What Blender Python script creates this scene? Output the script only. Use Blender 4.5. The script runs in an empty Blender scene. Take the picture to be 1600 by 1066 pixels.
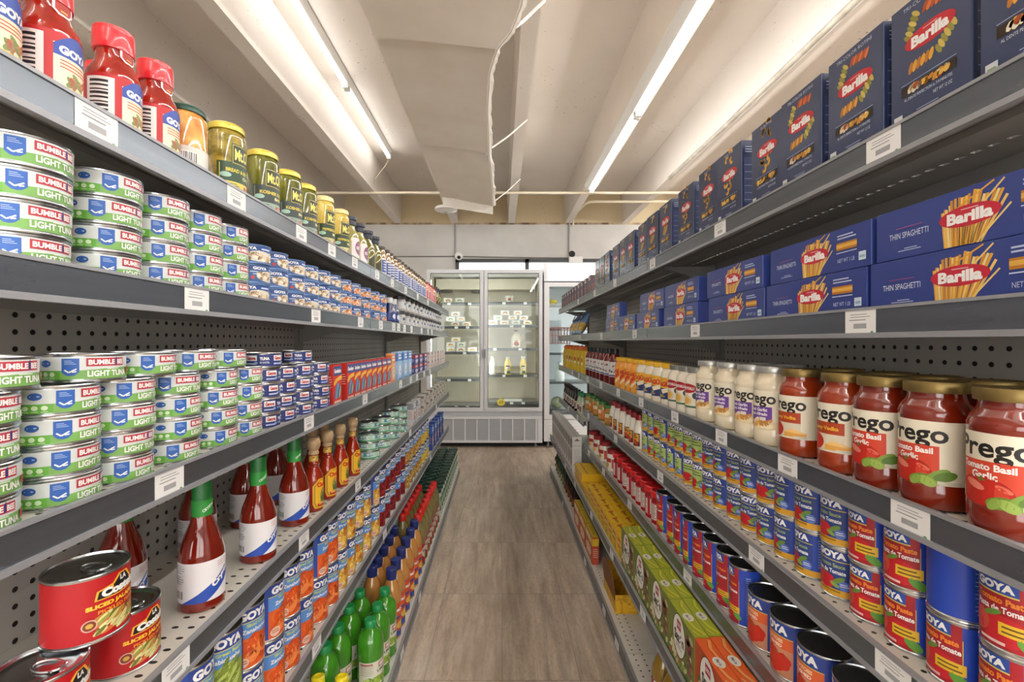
import bpy, bmesh, math, random
from math import sin, cos, pi, atan, asin, tan, sqrt, radians
from mathutils import Vector, Matrix
random.seed(7)
SC = bpy.context.scene
COL = SC.collection
# ------------------------------------------------------------------ camera, world, light, exposure
H, F, VX, VY = 1.30, 711.0, 782.0, 534.0
cam_data = bpy.data.cameras.new('camera')
cam_data.lens = F * 36 / 1600; cam_data.sensor_width = 36; cam_data.sensor_fit = 'HORIZONTAL'
cam_data.shift_x = (800 - VX) / 1600; cam_data.shift_y = (VY - 533) / 1600
cam_data.clip_start = 0.02; cam_data.clip_end = 60
cam = bpy.data.objects.new('camera', cam_data); COL.objects.link(cam)
cam.location = (0, 0, H); cam.rotation_euler = (pi / 2, 0, 0)
SC.camera = cam
world = bpy.data.worlds.new('daylight'); SC.world = world; world.use_nodes = True
bg = world.node_tree.nodes['Background']
bg.inputs[0].default_value = (1.0, 0.985, 0.96, 1); bg.inputs[1].default_value = 2.2
SC.view_settings.view_transform = 'Standard'; SC.view_settings.look = 'None'
SC.view_settings.exposure = 1.26; SC.view_settings.gamma = 1.0; SC.view_settings.use_curve_mapping = False
TUBE = 6.0          # emission strength of the fluorescent tubes
FILL_TUBE = 30.0     # tubes added for fill beside the aisle and behind the camera

# ------------------------------------------------------------------ materials
MATS = {}
def lin(hexs):
    hexs = hexs.lstrip('#')
    c = [int(hexs[i:i + 2], 16) / 255 for i in (0, 2, 4)]
    return tuple(x / 12.92 if x <= 0.04045 else ((x + 0.055) / 1.055) ** 2.4 for x in c) + (1.0,)
def M(hexs, rough=0.45, metal=0.0, coat=0.0, spec=0.5):
    key = (hexs, rough, metal, coat, spec)
    if key in MATS: return MATS[key]
    m = bpy.data.materials.new('paint_' + hexs.strip('#')); m.use_nodes = True
    b = m.node_tree.nodes['Principled BSDF']
    b.inputs['Base Color'].default_value = lin(hexs); b.inputs['Roughness'].default_value = rough
    b.inputs['Metallic'].default_value = metal; b.inputs['Specular IOR Level'].default_value = spec
    if coat: b.inputs['Coat Weight'].default_value = coat; b.inputs['Coat Roughness'].default_value = 0.05
    MATS[key] = m; return m
def nodes_mat(name):
    m = bpy.data.materials.new(name); m.use_nodes = True
    nt = m.node_tree
    return m, nt, nt.nodes['Principled BSDF']
def N(nt, kind, **kw):
    n = nt.nodes.new(kind)
    for k, v in kw.items(): setattr(n, k, v)
    return n
def math_node(nt, op, a, b=None):
    n = N(nt, 'ShaderNodeMath', operation=op)
    for i, v in enumerate((a, b)):
        if v is None: continue
        if isinstance(v, (int, float)): n.inputs[i].default_value = v
        else: nt.links.new(v, n.inputs[i])
    return n.outputs[0]
def mixc(nt, fac, a, b):
    n = N(nt, 'ShaderNodeMix', data_type='RGBA')
    for i, v in ((0, fac), (6, a), (7, b)):
        if isinstance(v, (int, float)): n.inputs[i].default_value = v
        elif isinstance(v, tuple): n.inputs[i].default_value = v
        else: nt.links.new(v, n.inputs[i])
    return n.outputs[2]
def noise(nt, vec, scale, detail=3, rough=0.5):
    n = N(nt, 'ShaderNodeTexNoise'); n.inputs['Scale'].default_value = scale
    n.inputs['Detail'].default_value = detail; n.inputs['Roughness'].default_value = rough
    nt.links.new(vec, n.inputs['Vector']); return n.outputs[0]
def ramp(nt, fac, p0, p1):
    n = N(nt, 'ShaderNodeMapRange'); n.inputs[1].default_value = p0; n.inputs[2].default_value = p1
    nt.links.new(fac, n.inputs[0]); return n.outputs[0]
def scaled(nt, vec, s):
    n = N(nt, 'ShaderNodeVectorMath', operation='MULTIPLY'); nt.links.new(vec, n.inputs[0]); n.inputs[1].default_value = s
    return n.outputs[0]
def coords(nt): return N(nt, 'ShaderNodeTexCoord').outputs['Object']

def mottled(name, c1, c2, scale=12, rough=0.4, coat=0.0, stretch=(1, 1, 1), lo=0.35, hi=0.65, detail=3):
    if name in MATS: return MATS[name]
    m, nt, b = nodes_mat(name)
    v = scaled(nt, coords(nt), stretch)
    f = ramp(nt, noise(nt, v, scale, detail), lo, hi)
    nt.links.new(mixc(nt, f, lin(c1), lin(c2)), b.inputs['Base Color'])
    b.inputs['Roughness'].default_value = rough
    if coat: b.inputs['Coat Weight'].default_value = coat; b.inputs['Coat Roughness'].default_value = 0.04
    MATS[name] = m; return m

def concrete_mat(name, c1, c2):
    m, nt, b = nodes_mat(name)
    v = coords(nt)
    base = mixc(nt, ramp(nt, noise(nt, v, 1.3, 4), 0.3, 0.7), lin(c1), lin(c2))
    pits = ramp(nt, noise(nt, v, 42, 2, 0.6), 0.69, 0.74)
    big = ramp(nt, noise(nt, v, 2.2, 2), 0.45, 0.62)
    pm = math_node(nt, 'MULTIPLY', pits, big)
    nt.links.new(mixc(nt, math_node(nt, 'MULTIPLY', pm, 0.8), base, lin('#6a5c4a')), b.inputs['Base Color'])
    b.inputs['Roughness'].default_value = 0.75
    bp = N(nt, 'ShaderNodeBump'); bp.inputs['Strength'].default_value = 0.12; bp.inputs['Distance'].default_value = 0.004
    nt.links.new(noise(nt, v, 60, 3), bp.inputs['Height']); nt.links.new(bp.outputs[0], b.inputs['Normal'])
    return m
def floor_mat():
    m, nt, b = nodes_mat('stone_look_vinyl_tile')
    v = coords(nt)
    sep = N(nt, 'ShaderNodeSeparateXYZ'); nt.links.new(v, sep.inputs[0])
    tx = math_node(nt, 'DIVIDE', math_node(nt, 'SUBTRACT', sep.outputs[0], 0.007), 0.30)
    ty = math_node(nt, 'DIVIDE', math_node(nt, 'SUBTRACT', sep.outputs[1], 1.745), 0.60)
    fx = math_node(nt, 'ABSOLUTE', math_node(nt, 'SUBTRACT', math_node(nt, 'FRACT', tx), 0.5))
    fy = math_node(nt, 'ABSOLUTE', math_node(nt, 'SUBTRACT', math_node(nt, 'FRACT', ty), 0.5))
    joint = math_node(nt, 'MAXIMUM', math_node(nt, 'GREATER_THAN', fx, 0.4955), math_node(nt, 'GREATER_THAN', fy, 0.4965))
    cell = N(nt, 'ShaderNodeCombineXYZ')
    nt.links.new(math_node(nt, 'FLOOR', tx), cell.inputs[0]); nt.links.new(math_node(nt, 'FLOOR', ty), cell.inputs[1])
    wn = N(nt, 'ShaderNodeTexWhiteNoise', noise_dimensions='3D'); nt.links.new(cell.outputs[0], wn.inputs['Vector'])
    off = N(nt, 'ShaderNodeVectorMath', operation='MULTIPLY_ADD')
    nt.links.new(wn.outputs['Color'], off.inputs[0]); off.inputs[1].default_value = (5, 5, 5); nt.links.new(v, off.inputs[2])
    streak = noise(nt, scaled(nt, off.outputs[0], (1, 0.09, 1)), 26, 6, 0.65)
    fine = noise(nt, scaled(nt, off.outputs[0], (1, 0.35, 1)), 95, 4, 0.7)
    blot = noise(nt, scaled(nt, v, (1, 0.4, 1)), 5, 4)
    c = mixc(nt, ramp(nt, streak, 0.34, 0.66), lin('#9c8a78'), lin('#cdbda8'))
    c = mixc(nt, math_node(nt, 'MULTIPLY', ramp(nt, fine, 0.45, 0.75), 0.55), c, lin('#8c7560'))
    c = mixc(nt, math_node(nt, 'MULTIPLY', ramp(nt, blot, 0.5, 0.7), 0.35), c, lin('#d3cabf'))
    d = math_node(nt, 'ABSOLUTE', math_node(nt, 'ADD', sep.outputs[0], 0.02))
    mid_brown = math_node(nt, 'MULTIPLY', ramp(nt, d, 0.20, 0.05), ramp(nt, noise(nt, scaled(nt, v, (1, .3, 1)), 7, 3), 0.25, 0.6))  # browner, uneven band along the middle of the aisle
    c = mixc(nt, math_node(nt, 'MULTIPLY', mid_brown, 0.6), c, lin('#86725f'))
    c = mixc(nt, math_node(nt, 'MULTIPLY', joint, 0.45), c, lin('#5e5248'))
    nt.links.new(c, b.inputs['Base Color']); b.inputs['Roughness'].default_value = 0.42
    return m
def dotted_mat(name, base, dark, axes, pitch, radius, rows=None, rough=0.45, elong=1.0):
    """sheet metal with punched holes: axes = the two object axes of the sheet; rows = depth positions of the only rows (else a full grid)"""
    m, nt, b = nodes_mat(name)
    v = coords(nt)
    sep = N(nt, 'ShaderNodeSeparateXYZ'); nt.links.new(v, sep.inputs[0])
    a, c = sep.outputs[axes[0]], sep.outputs[axes[1]]
    fa = math_node(nt, 'MULTIPLY', math_node(nt, 'SUBTRACT', math_node(nt, 'FRACT', math_node(nt, 'DIVIDE', a, pitch)), 0.5), pitch)
    if rows is None:
        fc = math_node(nt, 'MULTIPLY', math_node(nt, 'SUBTRACT', math_node(nt, 'FRACT', math_node(nt, 'DIVIDE', c, pitch)), 0.5), pitch)
        mask = math_node(nt, 'LESS_THAN', math_node(nt, 'ADD', math_node(nt, 'POWER', fa, 2), math_node(nt, 'POWER', fc, 2)), radius ** 2)
    else:
        mask = None
        for r in rows:
            fc = math_node(nt, 'MULTIPLY', math_node(nt, 'SUBTRACT', c, r), elong)
            k = math_node(nt, 'LESS_THAN', math_node(nt, 'ADD', math_node(nt, 'POWER', fa, 2), math_node(nt, 'POWER', fc, 2)), radius ** 2)
            mask = k if mask is None else math_node(nt, 'MAXIMUM', mask, k)
    g = mixc(nt, ramp(nt, noise(nt, v, 6, 3), 0.35, 0.7), lin(base), tuple(x * 0.86 for x in lin(base)[:3]) + (1,))
    nt.links.new(mixc(nt, mask, g, lin(dark)), b.inputs['Base Color']); b.inputs['Roughness'].default_value = rough
    return m
def emit(name, col, s):
    m = bpy.data.materials.new(name); m.use_nodes = True; nt = m.node_tree
    e = N(nt, 'ShaderNodeEmission'); e.inputs[0].default_value = col; e.inputs[1].default_value = s
    nt.links.new(e.outputs[0], nt.nodes['Material Output'].inputs[0]); return m
def glass_mat(name, tint=(0.93, 0.97, 0.96, 1), gl=0.10):
    m = bpy.data.materials.new(name); m.use_nodes = True; nt = m.node_tree
    t = N(nt, 'ShaderNodeBsdfTransparent'); t.inputs[0].default_value = tint
    g = N(nt, 'ShaderNodeBsdfGlossy'); g.inputs['Roughness'].default_value = 0.02
    fr = N(nt, 'ShaderNodeFresnel'); fr.inputs[0].default_value = 1.45
    mx = N(nt, 'ShaderNodeMixShader')
    nt.links.new(math_node(nt, 'ADD', fr.outputs[0], gl - 0.04), mx.inputs[0])
    nt.links.new(t.outputs[0], mx.inputs[1]); nt.links.new(g.outputs[0], mx.inputs[2])
    nt.links.new(mx.outputs[0], nt.nodes['Material Output'].inputs[0]); return m
GLASS = glass_mat('door_glass', gl=0.04)
CLEAR = glass_mat('clear_jar_glass', (0.95, 0.97, 0.95, 1), 0.12)
TIN = M('#c9ccce', 0.22, 1.0); TINDULL = M('#9a9c9e', 0.32, 1.0)
BLACK = M('#0c0c0c', 0.6)

# ------------------------------------------------------------------ mesh helpers
def link_mesh(name, bm, mats, parent=None, smooth=False, angle=None):
    me = bpy.data.meshes.new(name)
    bmesh.ops.recalc_face_normals(bm, faces=bm.faces) if smooth is not None else None
    bm.to_mesh(me); bm.free()
    for m in (mats if isinstance(mats, (list, tuple)) else [mats]): me.materials.append(m)
    if smooth:
        me.polygons.foreach_set('use_smooth', [True] * len(me.polygons))
        if angle: me.set_sharp_from_angle(angle=radians(angle))
    o = bpy.data.objects.new(name, me); COL.objects.link(o)
    if parent: o.parent = parent
    return o
def add_box(bm, x0, x1, y0, y1, z0, z1, mi=0, bevel=0.0):
    vs = [bm.verts.new(p) for p in ((x0, y0, z0), (x1, y0, z0), (x1, y1, z0), (x0, y1, z0), (x0, y0, z1), (x1, y0, z1), (x1, y1, z1), (x0, y1, z1))]
    fs = [bm.faces.new([vs[i] for i in f]) for f in ((0, 3, 2, 1), (4, 5, 6, 7), (0, 1, 5, 4), (1, 2, 6, 5), (2, 3, 7, 6), (3, 0, 4, 7))]
    for f in fs: f.material_index = mi
    if bevel:
        es = list({e for f in fs for e in f.edges})
        r = bmesh.ops.bevel(bm, geom=es, offset=bevel, segments=2, affect='EDGES', profile=0.5)
        for f in r['faces']: f.material_index = mi
    return vs
def box_obj(name, x0, x1, y0, y1, z0, z1, mat, parent=None, bevel=0.0):
    bm = bmesh.new(); add_box(bm, x0, x1, y0, y1, z0, z1, 0, bevel)
    return link_mesh(name, bm, mat, parent)
def add_lathe(bm, prof, seg=32, cx=0, cy=0, cz=0, sx=1.0, sy=1.0):
    """prof: list of (r, z, material index of the band that starts here)"""
    rings = []
    for r, z, mi in prof:
        if r < 1e-6: rings.append([bm.verts.new((cx, cy, cz + z))])
        else: rings.append([bm.verts.new((cx + r * sx * cos(2 * pi * i / seg), cy + r * sy * sin(2 * pi * i / seg), cz + z)) for i in range(seg)])
    for k in range(len(rings) - 1):
        a, b = rings[k], rings[k + 1]; mi = prof[k][2]
        for i in range(seg):
            j = (i + 1) % seg
            if len(a) == 1 and len(b) == 1: continue
            if len(a) == 1: f = bm.faces.new((a[0], b[j], b[i]))
            elif len(b) == 1: f = bm.faces.new((a[i], a[j], b[0]))
            else: f = bm.faces.new((a[i], a[j], b[j], b[i]))
            f.material_index = mi
def lathe_obj(name, prof, mats, parent=None, seg=32, angle=35, **kw):
    bm = bmesh.new(); add_lathe(bm, [(p + (0,))[:3] for p in prof], seg, **kw)
    return link_mesh(name, bm, mats, parent, True, angle)
def add_tube(bm, pts, r, seg=10, mi=0):
    pts = [Vector(p) for p in pts]; rings = []
    for i, p in enumerate(pts):
        d = (pts[min(i + 1, len(pts) - 1)] - pts[max(i - 1, 0)]).normalized()
        up = Vector((0, 0, 1)) if abs(d.z) < 0.9 else Vector((1, 0, 0))
        a = d.cross(up).normalized(); b = d.cross(a)
        rings.append([bm.verts.new(p + r * (a * cos(2 * pi * k / seg) + b * sin(2 * pi * k / seg))) for k in range(seg)])
    for i in range(len(rings) - 1):
        for k in range(seg):
            f = bm.faces.new((rings[i][k], rings[i][(k + 1) % seg], rings[i + 1][(k + 1) % seg], rings[i + 1][k])); f.material_index = mi
    for rg in (rings[0], rings[-1]):
        f = bm.faces.new(rg); f.material_index = mi
def tube_obj(name, pts, r, mat, parent=None, seg=10):
    bm = bmesh.new(); add_tube(bm, pts, r, seg)
    return link_mesh(name, bm, mat, parent, True, 50)

# ------------------------------------------------------------------ printed artwork (flat ink laid on a package)
GLYPHS = {}
def glyph(text, bold):
    key = (text, bold)
    if key in GLYPHS: return GLYPHS[key]
    cu = bpy.data.curves.new('ink_text', 'FONT'); cu.body = text; cu.size = 1.0; cu.offset = bold
    cu.resolution_u = 3; cu.fill_mode = 'FRONT' if 'FRONT' in cu.bl_rna.properties['fill_mode'].enum_items.keys() else cu.fill_mode
    ob = bpy.data.objects.new('ink_text', cu); COL.objects.link(ob)
    dg = bpy.context.evaluated_depsgraph_get(); dg.update()
    me = bpy.data.meshes.new_from_object(ob.evaluated_get(dg))
    vs = [(v.co.x, v.co.y) for v in me.vertices]; fs = [tuple(p.vertices) for p in me.polygons]
    bpy.data.objects.remove(ob); bpy.data.curves.remove(cu); bpy.data.meshes.remove(me)
    x0 = min(v[0] for v in vs); x1 = max(v[0] for v in vs); y0 = min(v[1] for v in vs); y1 = max(v[1] for v in vs)
    GLYPHS[key] = ([((x - (x0 + x1) / 2) / (y1 - y0), (y - (y0 + y1) / 2) / (y1 - y0)) for x, y in vs], fs, (x1 - x0) / (y1 - y0))
    return GLYPHS[key]
class Art:
    def __init__(s): s.ops = []; s.mats = []; s.layer = 0
    def mi(s, m):
        if isinstance(m, str): m = M(m)
        if m not in s.mats: s.mats.append(m)
        return s.mats.index(m)
    def add(s, vs, fs, m, same=False):
        if not same: s.layer += 1
        s.ops.append((vs, fs, s.mi(m), s.layer)); return s
    def poly(s, pts, m, same=False): return s.add(list(pts), [tuple(range(len(pts)))], m, same)
    def rect(s, u0, v0, u1, v1, m, same=False): return s.poly([(u0, v0), (u1, v0), (u1, v1), (u0, v1)], m, same)
    def ell(s, cu, cv, ru, rv, m, n=18, rot=0, same=False):
        c, q = cos(rot), sin(rot)
        return s.poly([(cu + ru * cos(t) * c - rv * sin(t) * q, cv + ru * cos(t) * q + rv * sin(t) * c) for t in (2 * pi * k / n for k in range(n))], m, same)
    def bar(s, u0, v0, u1, v1, w, m, same=False):
        d = Vector((u1 - u0, v1 - v0)); L = d.length or 1; n = Vector((-d.y, d.x)) / L * w / 2
        return s.poly([(u0 - n.x, v0 - n.y), (u1 - n.x, v1 - n.y), (u1 + n.x, v1 + n.y), (u0 + n.x, v0 + n.y)], m, same)
    def txt(s, t, cu, cv, h, m, w=None, bold=0.02, rot=0, same=False):
        vs, fs, asp = glyph(t, bold); k = (w / (asp * h)) if w else 1.0
        c, q = cos(rot), sin(rot)
        return s.add([(cu + x * h * k * c - y * h * q, cv + x * h * k * q + y * h * c) for x, y in vs], fs, m, same)
    def lines(s, u0, u1, v, n, dv, m, t=None):
        for i in range(n): s.rect(u0, v - i * dv, u0 + (u1 - u0) * (1 if i % 3 else .85), v - i * dv + (t or dv * .4), m, same=i > 0)
        return s
    def barcode(s, u0, v0, u1, v1, vert=False):
        s.rect(u0, v0, u1, v1, '#f0eeea')
        n = 9
        for i in range(n):
            a = (i + .25) / n; b = a + (0.35 + .3 * ((i * 7) % 3) / 2) / n; s.layer += (i == 0)
            if vert: s.rect(u0 + (u1 - u0) * .1, v0 + (v1 - v0) * a, u1 - (u1 - u0) * .1, v0 + (v1 - v0) * b, '#2a2a30', True)
            else: s.rect(u0 + (u1 - u0) * a, v0 + (v1 - v0) * .12, u0 + (u1 - u0) * b, v1 - (v1 - v0) * .08, '#2a2a30', True)
        return s
    def blobs(s, u0, v0, u1, v1, n, ru, rv, cols, seed=1, rot=None, nseg=9):
        rnd = random.Random(seed)
        for i in range(n):
            cu = u0 + ru + (u1 - u0 - 2 * ru) * rnd.random(); cv = v0 + rv + (v1 - v0 - 2 * rv) * rnd.random()
            s.layer += 1 if i % 4 == 0 else 0
            s.ell(cu, cv, ru * rnd.uniform(.7, 1.1), rv * rnd.uniform(.7, 1.1), rnd.choice(cols), nseg, rnd.uniform(-1.2, 1.2) if rot is None else rot + rnd.uniform(-.3, .3), True)
        return s
    def build(s, name, mapper, parent, du=None, smooth=False, step=4e-5, off=2.5e-4):
        bm = bmesh.new(); layers = bm.faces.layers.int.new('lay'); vl = bm.verts.layers.int.new('lay')
        for vs, fs, mi, lay in s.ops:
            vv = [bm.verts.new((x, y, 0)) for x, y in vs]
            for v in vv: v[vl] = lay
            for f in fs:
                try: fc = bm.faces.new([vv[i] for i in f])
                except ValueError: continue
                fc.material_index = mi; fc[layers] = lay
        if du:
            u0 = min(v.co.x for v in bm.verts); u1 = max(v.co.x for v in bm.verts)
            k = math.ceil(u0 / du)
            while k * du < u1 - 1e-6:
                x = k * du
                es = [e for e in bm.edges if (e.verts[0].co.x - x) * (e.verts[1].co.x - x) < 0]
                if es:
                    fs_ = {f for e in es for f in e.link_faces}; vs_ = {v for f in fs_ for v in f.verts}; ee = {e for f in fs_ for e in f.edges}
                    bmesh.ops.bisect_plane(bm, geom=list(vs_) + list(ee) + list(fs_), plane_co=(x, 0, 0), plane_no=(1, 0, 0), dist=1e-7)
                k += 1
        ln = {}
        for f in bm.faces:
            if f.normal.length == 0: f.normal_update()
            for v in f.verts: ln[v] = f[layers]
        bmesh.ops.triangulate(bm, faces=[f for f in bm.faces if len(f.verts) > 4])
        for f in bm.faces:
            f.normal_update()
            if f.normal.z < 0: f.normal_flip()
            for v in f.verts: ln[v] = f[layers]
        for v in bm.verts: v.co = mapper(v.co.x, v.co.y, off + step * ln.get(v, 0))
        me = bpy.data.meshes.new(name); bm.to_mesh(me); bm.free()
        for m in s.mats: me.materials.append(m)
        if smooth: me.polygons.foreach_set('use_smooth', [True] * len(me.polygons))
        o = bpy.data.objects.new(name, me); COL.objects.link(o); o.parent = parent
        return o
def cyl(R): return lambda u, v, o: Vector(((R + o) * sin(u / R), -(R + o) * cos(u / R), v))
def cone_map(r0, z0, r1, z1):
    def f(u, v, o):
        r = r0 + (r1 - r0) * (v - z0) / (z1 - z0); a = u / max(r0, r1)
        return Vector(((r + o) * sin(a), -(r + o) * cos(a), v))
    return f
def face_front(d): return lambda u, v, o: Vector((u, -d / 2 - o, v))
def face_minus(w): return lambda u, v, o: Vector((-w / 2 - o, -u, v))
def face_plus(w): return lambda u, v, o: Vector((w / 2 + o, u, v))
def face_top(h): return lambda u, v, o: Vector((u, v, h + o))
def wrap(art, R, v0, v1, m): return art.rect(-pi * R, v0, pi * R, v1, m)

# ------------------------------------------------------------------ things: tagging, copying, placing
ORD = 'first second third fourth fifth sixth seventh eighth ninth tenth eleventh twelfth thirteenth fourteenth fifteenth sixteenth seventeenth eighteenth nineteenth twentieth twenty-first twenty-second twenty-third twenty-fourth twenty-fifth twenty-sixth twenty-seventh twenty-eighth twenty-ninth thirtieth'.split()
def tag(o, label, cat, group=None):
    o['label'] = label; o['category'] = cat
    if group: o['group'] = group
    return o
def struct(o): o['kind'] = 'structure'; return o
def copy_tree(o, parent=None):
    c = o.copy(); COL.objects.link(c)
    if parent: c.parent = parent; c.matrix_parent_inverse = o.matrix_parent_inverse.copy()
    for ch in o.children: copy_tree(ch, c)
    return c
USED = set()
def place(proto, loc, rz, label, cat, group, rx=0, ry=0):
    if proto.name in USED: o = copy_tree(proto)
    else: o = proto; USED.add(proto.name)
    o.location = loc; o.rotation_euler = (rx, ry, rz)
    return tag(o, label, cat, group)
def drop_unused(proto):
    if proto.name not in USED:
        for ch in list(proto.children): bpy.data.objects.remove(ch)
        bpy.data.objects.remove(proto)

# shelf heights and edge planes, both sides (X is the distance of the front edge from the camera axis)
XL, XR, XLB, XRB = 0.515, 0.580, 0.405, 0.493
BACKL, BACKR = 0.80, 0.87
LIP = .007                              # the price channels stand this much above the sheets
ZL = [0, H + .298 - LIP, H + .092 - LIP, H - .196 - LIP, H - .494 - LIP, H - .827 - LIP, 0.068]
ZR = [0, H + .317 - LIP, H + .053 - LIP, H - .228 - LIP, H - .466 - LIP, H - .705 - LIP, H - .914 - LIP, 0.072]
ZR4FAR = H - .545 - LIP                 # the end bay of the pasta side has one shelf fewer, set lower
YS = [0.42, 1.79, 3.16, 4.50]          # joints between the shelving bays
def depth_of(px, Xc, r):
    """distance along the aisle of a round thing whose aisle-side outline is seen at px"""
    t = atan(abs(VX - px) / F); lo, hi = 0.2, 9.0
    for _ in range(50):
        y = (lo + hi) / 2; d = sqrt(Xc * Xc + y * y)
        a = atan(Xc / y) - asin(min(1, r / d))
        if a > t: lo = y
        else: hi = y
    return (lo + hi) / 2
def shelf_y(px, X): return F * X / abs(VX - px)
def row(side, z, proto, outlines, r, gap_in, desc, cat, group, where, levels=1, h=0.0, jit=0.25, rot=0.0, back=0, kinds=None, ymin=None):
    """a row of round things along a shelf edge, each stack placed by where its outline is seen; returns the positions"""
    X0 = {'L': XL, 'R': XR, 'LB': XLB, 'RB': XRB}[side]
    Xc = X0 + gap_in + r; sg = -1 if side[0] == 'L' else 1
    ys = []
    for px in outlines:
        y = depth_of(px, Xc, r)
        if ys and y < ys[-1] + 2 * r + .0008: y = ys[-1] + 2 * r + .0008
        if not ys and ymin: y = max(y, ymin)
        ys.append(y)
    rnd = random.Random(hash(desc) % 9999 if False else len(desc) * 31 + len(outlines))
    for i, y in enumerate(ys):
        lv = levels[i] if isinstance(levels, list) else levels
        for k in range(lv):
            p = proto if kinds is None else kinds[i % len(kinds)]
            if lv == 1: lab = f'{desc}, {ORD[i]} from the near end, {where}'
            else:
                nm = ['bottom', 'second up', 'third up', 'fourth up', 'fifth up'][k] if k < lv - 1 else 'topmost'
                lab = f'{desc}, {nm} in the {ORD[i]} stack, {where}'
            place(p, (sg * (Xc + rnd.uniform(0, .004)), y, z + .0006 + k * (h + .0004)), -sg * pi / 2 + rot * -sg + rnd.uniform(-jit, jit), lab, cat, group)
    return [(sg * Xc, y) for y in ys]
# ------------------------------------------------------------------ the room
WY, ZB, ZS = 6.40, 2.965, 3.365       # back wall, underside of the ceiling ribs, underside of the slab
RX = 4.3
CONC = concrete_mat('painted_concrete', '#e9e0d7', '#dfd5ca')
TAN = concrete_mat('tan_painted_concrete', '#d6c5a4', '#ccb994')
GREYW = mottled('grey_wall_paint', '#d2cfca', '#c8c5c0', 3, 0.7)
bm = bmesh.new(); add_box(bm, -RX, RX, -3.6, WY + .1, -.1, 0)
struct(link_mesh('floor', bm, floor_mat()))
bm = bmesh.new(); add_box(bm, -RX, RX, -3.6, WY + .1, ZS, ZS + .12)
ceiling = struct(link_mesh('ceiling', bm, CONC))
for k in range(-5, 6):
    cx = .155 + .80 * k
    if abs(cx) > RX - .1: continue
    bm = bmesh.new(); wb, wt = .047, .062
    pr = [(-wb, ZB), (wb, ZB), (wt, ZS), (-wt, ZS)]
    a = [bm.verts.new((cx + x, -3.6, z)) for x, z in pr]; b = [bm.verts.new((cx + x, WY, z)) for x, z in pr]
    bm.faces.new(a); bm.faces.new(b[::-1])
    for i in range(4): bm.faces.new((a[i], b[i], b[(i + 1) % 4], a[(i + 1) % 4]))
    rib = struct(link_mesh('ceiling_rib', bm, CONC, ceiling))
WX0, WX1, WZ0, WZ1 = -.63, 1.42, 1.85, 2.461
bm = bmesh.new()
add_box(bm, -RX, WX0, WY, WY + .15, 0, ZB); add_box(bm, WX1, RX, WY, WY + .15, 0, ZB)
add_box(bm, WX0, WX1, WY, WY + .15, 0, WZ0); add_box(bm, WX0, WX1, WY, WY + .15, WZ1, ZB)
struct(link_mesh('wall_back', bm, GREYW))
bm = bmesh.new(); add_box(bm, -RX, RX, WY - .004, WY + .15, ZB, ZS)
struct(link_mesh('trim_1', bm, TAN))
STAIN = mottled('rust_stained_joint', '#6b5238', '#c2b092', 9, .8, stretch=(1, 1, .2), lo=.38, hi=.62, detail=5)
bm = bmesh.new(); add_box(bm, -RX, RX, WY - .012, WY, ZB - .018, ZB + .006)
struct(link_mesh('trim_2', bm, STAIN))
DARKF = M('#3a3a3a', .4)
bm = bmesh.new()
for a, b, c, d in ((WX0, WX1, WZ1 - .05, WZ1), (WX0, WX1, WZ0, WZ0 + .05), (WX0, WX0 + .05, WZ0, WZ1), (WX1 - .05, WX1, WZ0, WZ1), (.345, .40, WZ0, WZ1)):
    add_box(bm, a, b, WY - .03, WY + .06, c, d)
win = struct(link_mesh('window_1', bm, DARKF))
bm = bmesh.new(); add_box(bm, WX0 + .04, WX1 - .04, WY + .02, WY + .026, WZ0 + .04, WZ1 - .04)
struct(link_mesh('pane', bm, GLASS, win))
for sx, nm in ((-1, 'wall_left'), (1, 'wall_right')):
    bm = bmesh.new(); add_box(bm, min(sx * RX, sx * (RX + .15)), max(sx * RX, sx * (RX + .15)), -3.6, WY + .1, 0, ZS)
    struct(link_mesh(nm, bm, GREYW))
bm = bmesh.new()
add_box(bm, -RX, RX, -3.75, -3.6, 0, .5); add_box(bm, -RX, RX, -3.75, -3.6, 2.55, ZS)
for x, w in ((-RX, .9), (-1.15, .12), (1.03, .12), (RX - .9, .9)): add_box(bm, x, x + w, -3.75, -3.6, .5, 2.55)  # openings in this unseen wall are added to let fill light in
struct(link_mesh('wall_front', bm, GREYW))

# ------------------------------------------------------------------ lights
TUBEM = emit('lit_tube', (1.0, .985, .955, 1), TUBE)
TUBEM2 = emit('added_fill_tube', (1.0, .985, .955, 1), FILL_TUBE)
TUBEM3 = emit('lit_tube_pasta_side', (1.0, .985, .955, 1), 27.0)
WHITEP = M('#e6e4e0', .4)
def strip_light(name, cx, z, y0, y1, width, label, em, tubes=1, sections=2):
    r = bpy.data.objects.new(name, None); COL.objects.link(r); r.location = (cx, y1, z)
    tag(r, label, 'light', 'fluorescent strip lights')
    inv = Matrix.Translation(-r.location)
    bm = bmesh.new()
    hw = width / 2
    pr = [(-hw, .0), (-hw * .45, -.042), (hw * .45, -.042), (hw, .0), (hw, .012), (-hw, .012)]
    a = [bm.verts.new((cx + x, y0, z + q)) for x, q in pr]; b = [bm.verts.new((cx + x, y1, z + q)) for x, q in pr]
    bm.faces.new(a); bm.faces.new(b[::-1])
    for i in range(len(pr)): bm.faces.new((a[i], b[i], b[(i + 1) % len(pr)], a[(i + 1) % len(pr)]))
    o = link_mesh('housing', bm, WHITEP, r); o.matrix_parent_inverse = inv
    L = (y1 - y0) / sections
    for s in range(sections):
        o = tube_obj('tube', [(cx, y0 + s * L + .035, z - .058), (cx, y0 + (s + 1) * L - .035, z - .058)], .016, em, r, 12); o.matrix_parent_inverse = inv
        for yy in (y0 + s * L + .012, y0 + (s + 1) * L - .036):
            o = box_obj('lamp_holder', cx - .02, cx + .02, yy, yy + .024, z - .08, z - .03, WHITEP, r); o.matrix_parent_inverse = inv
    return r
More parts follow.
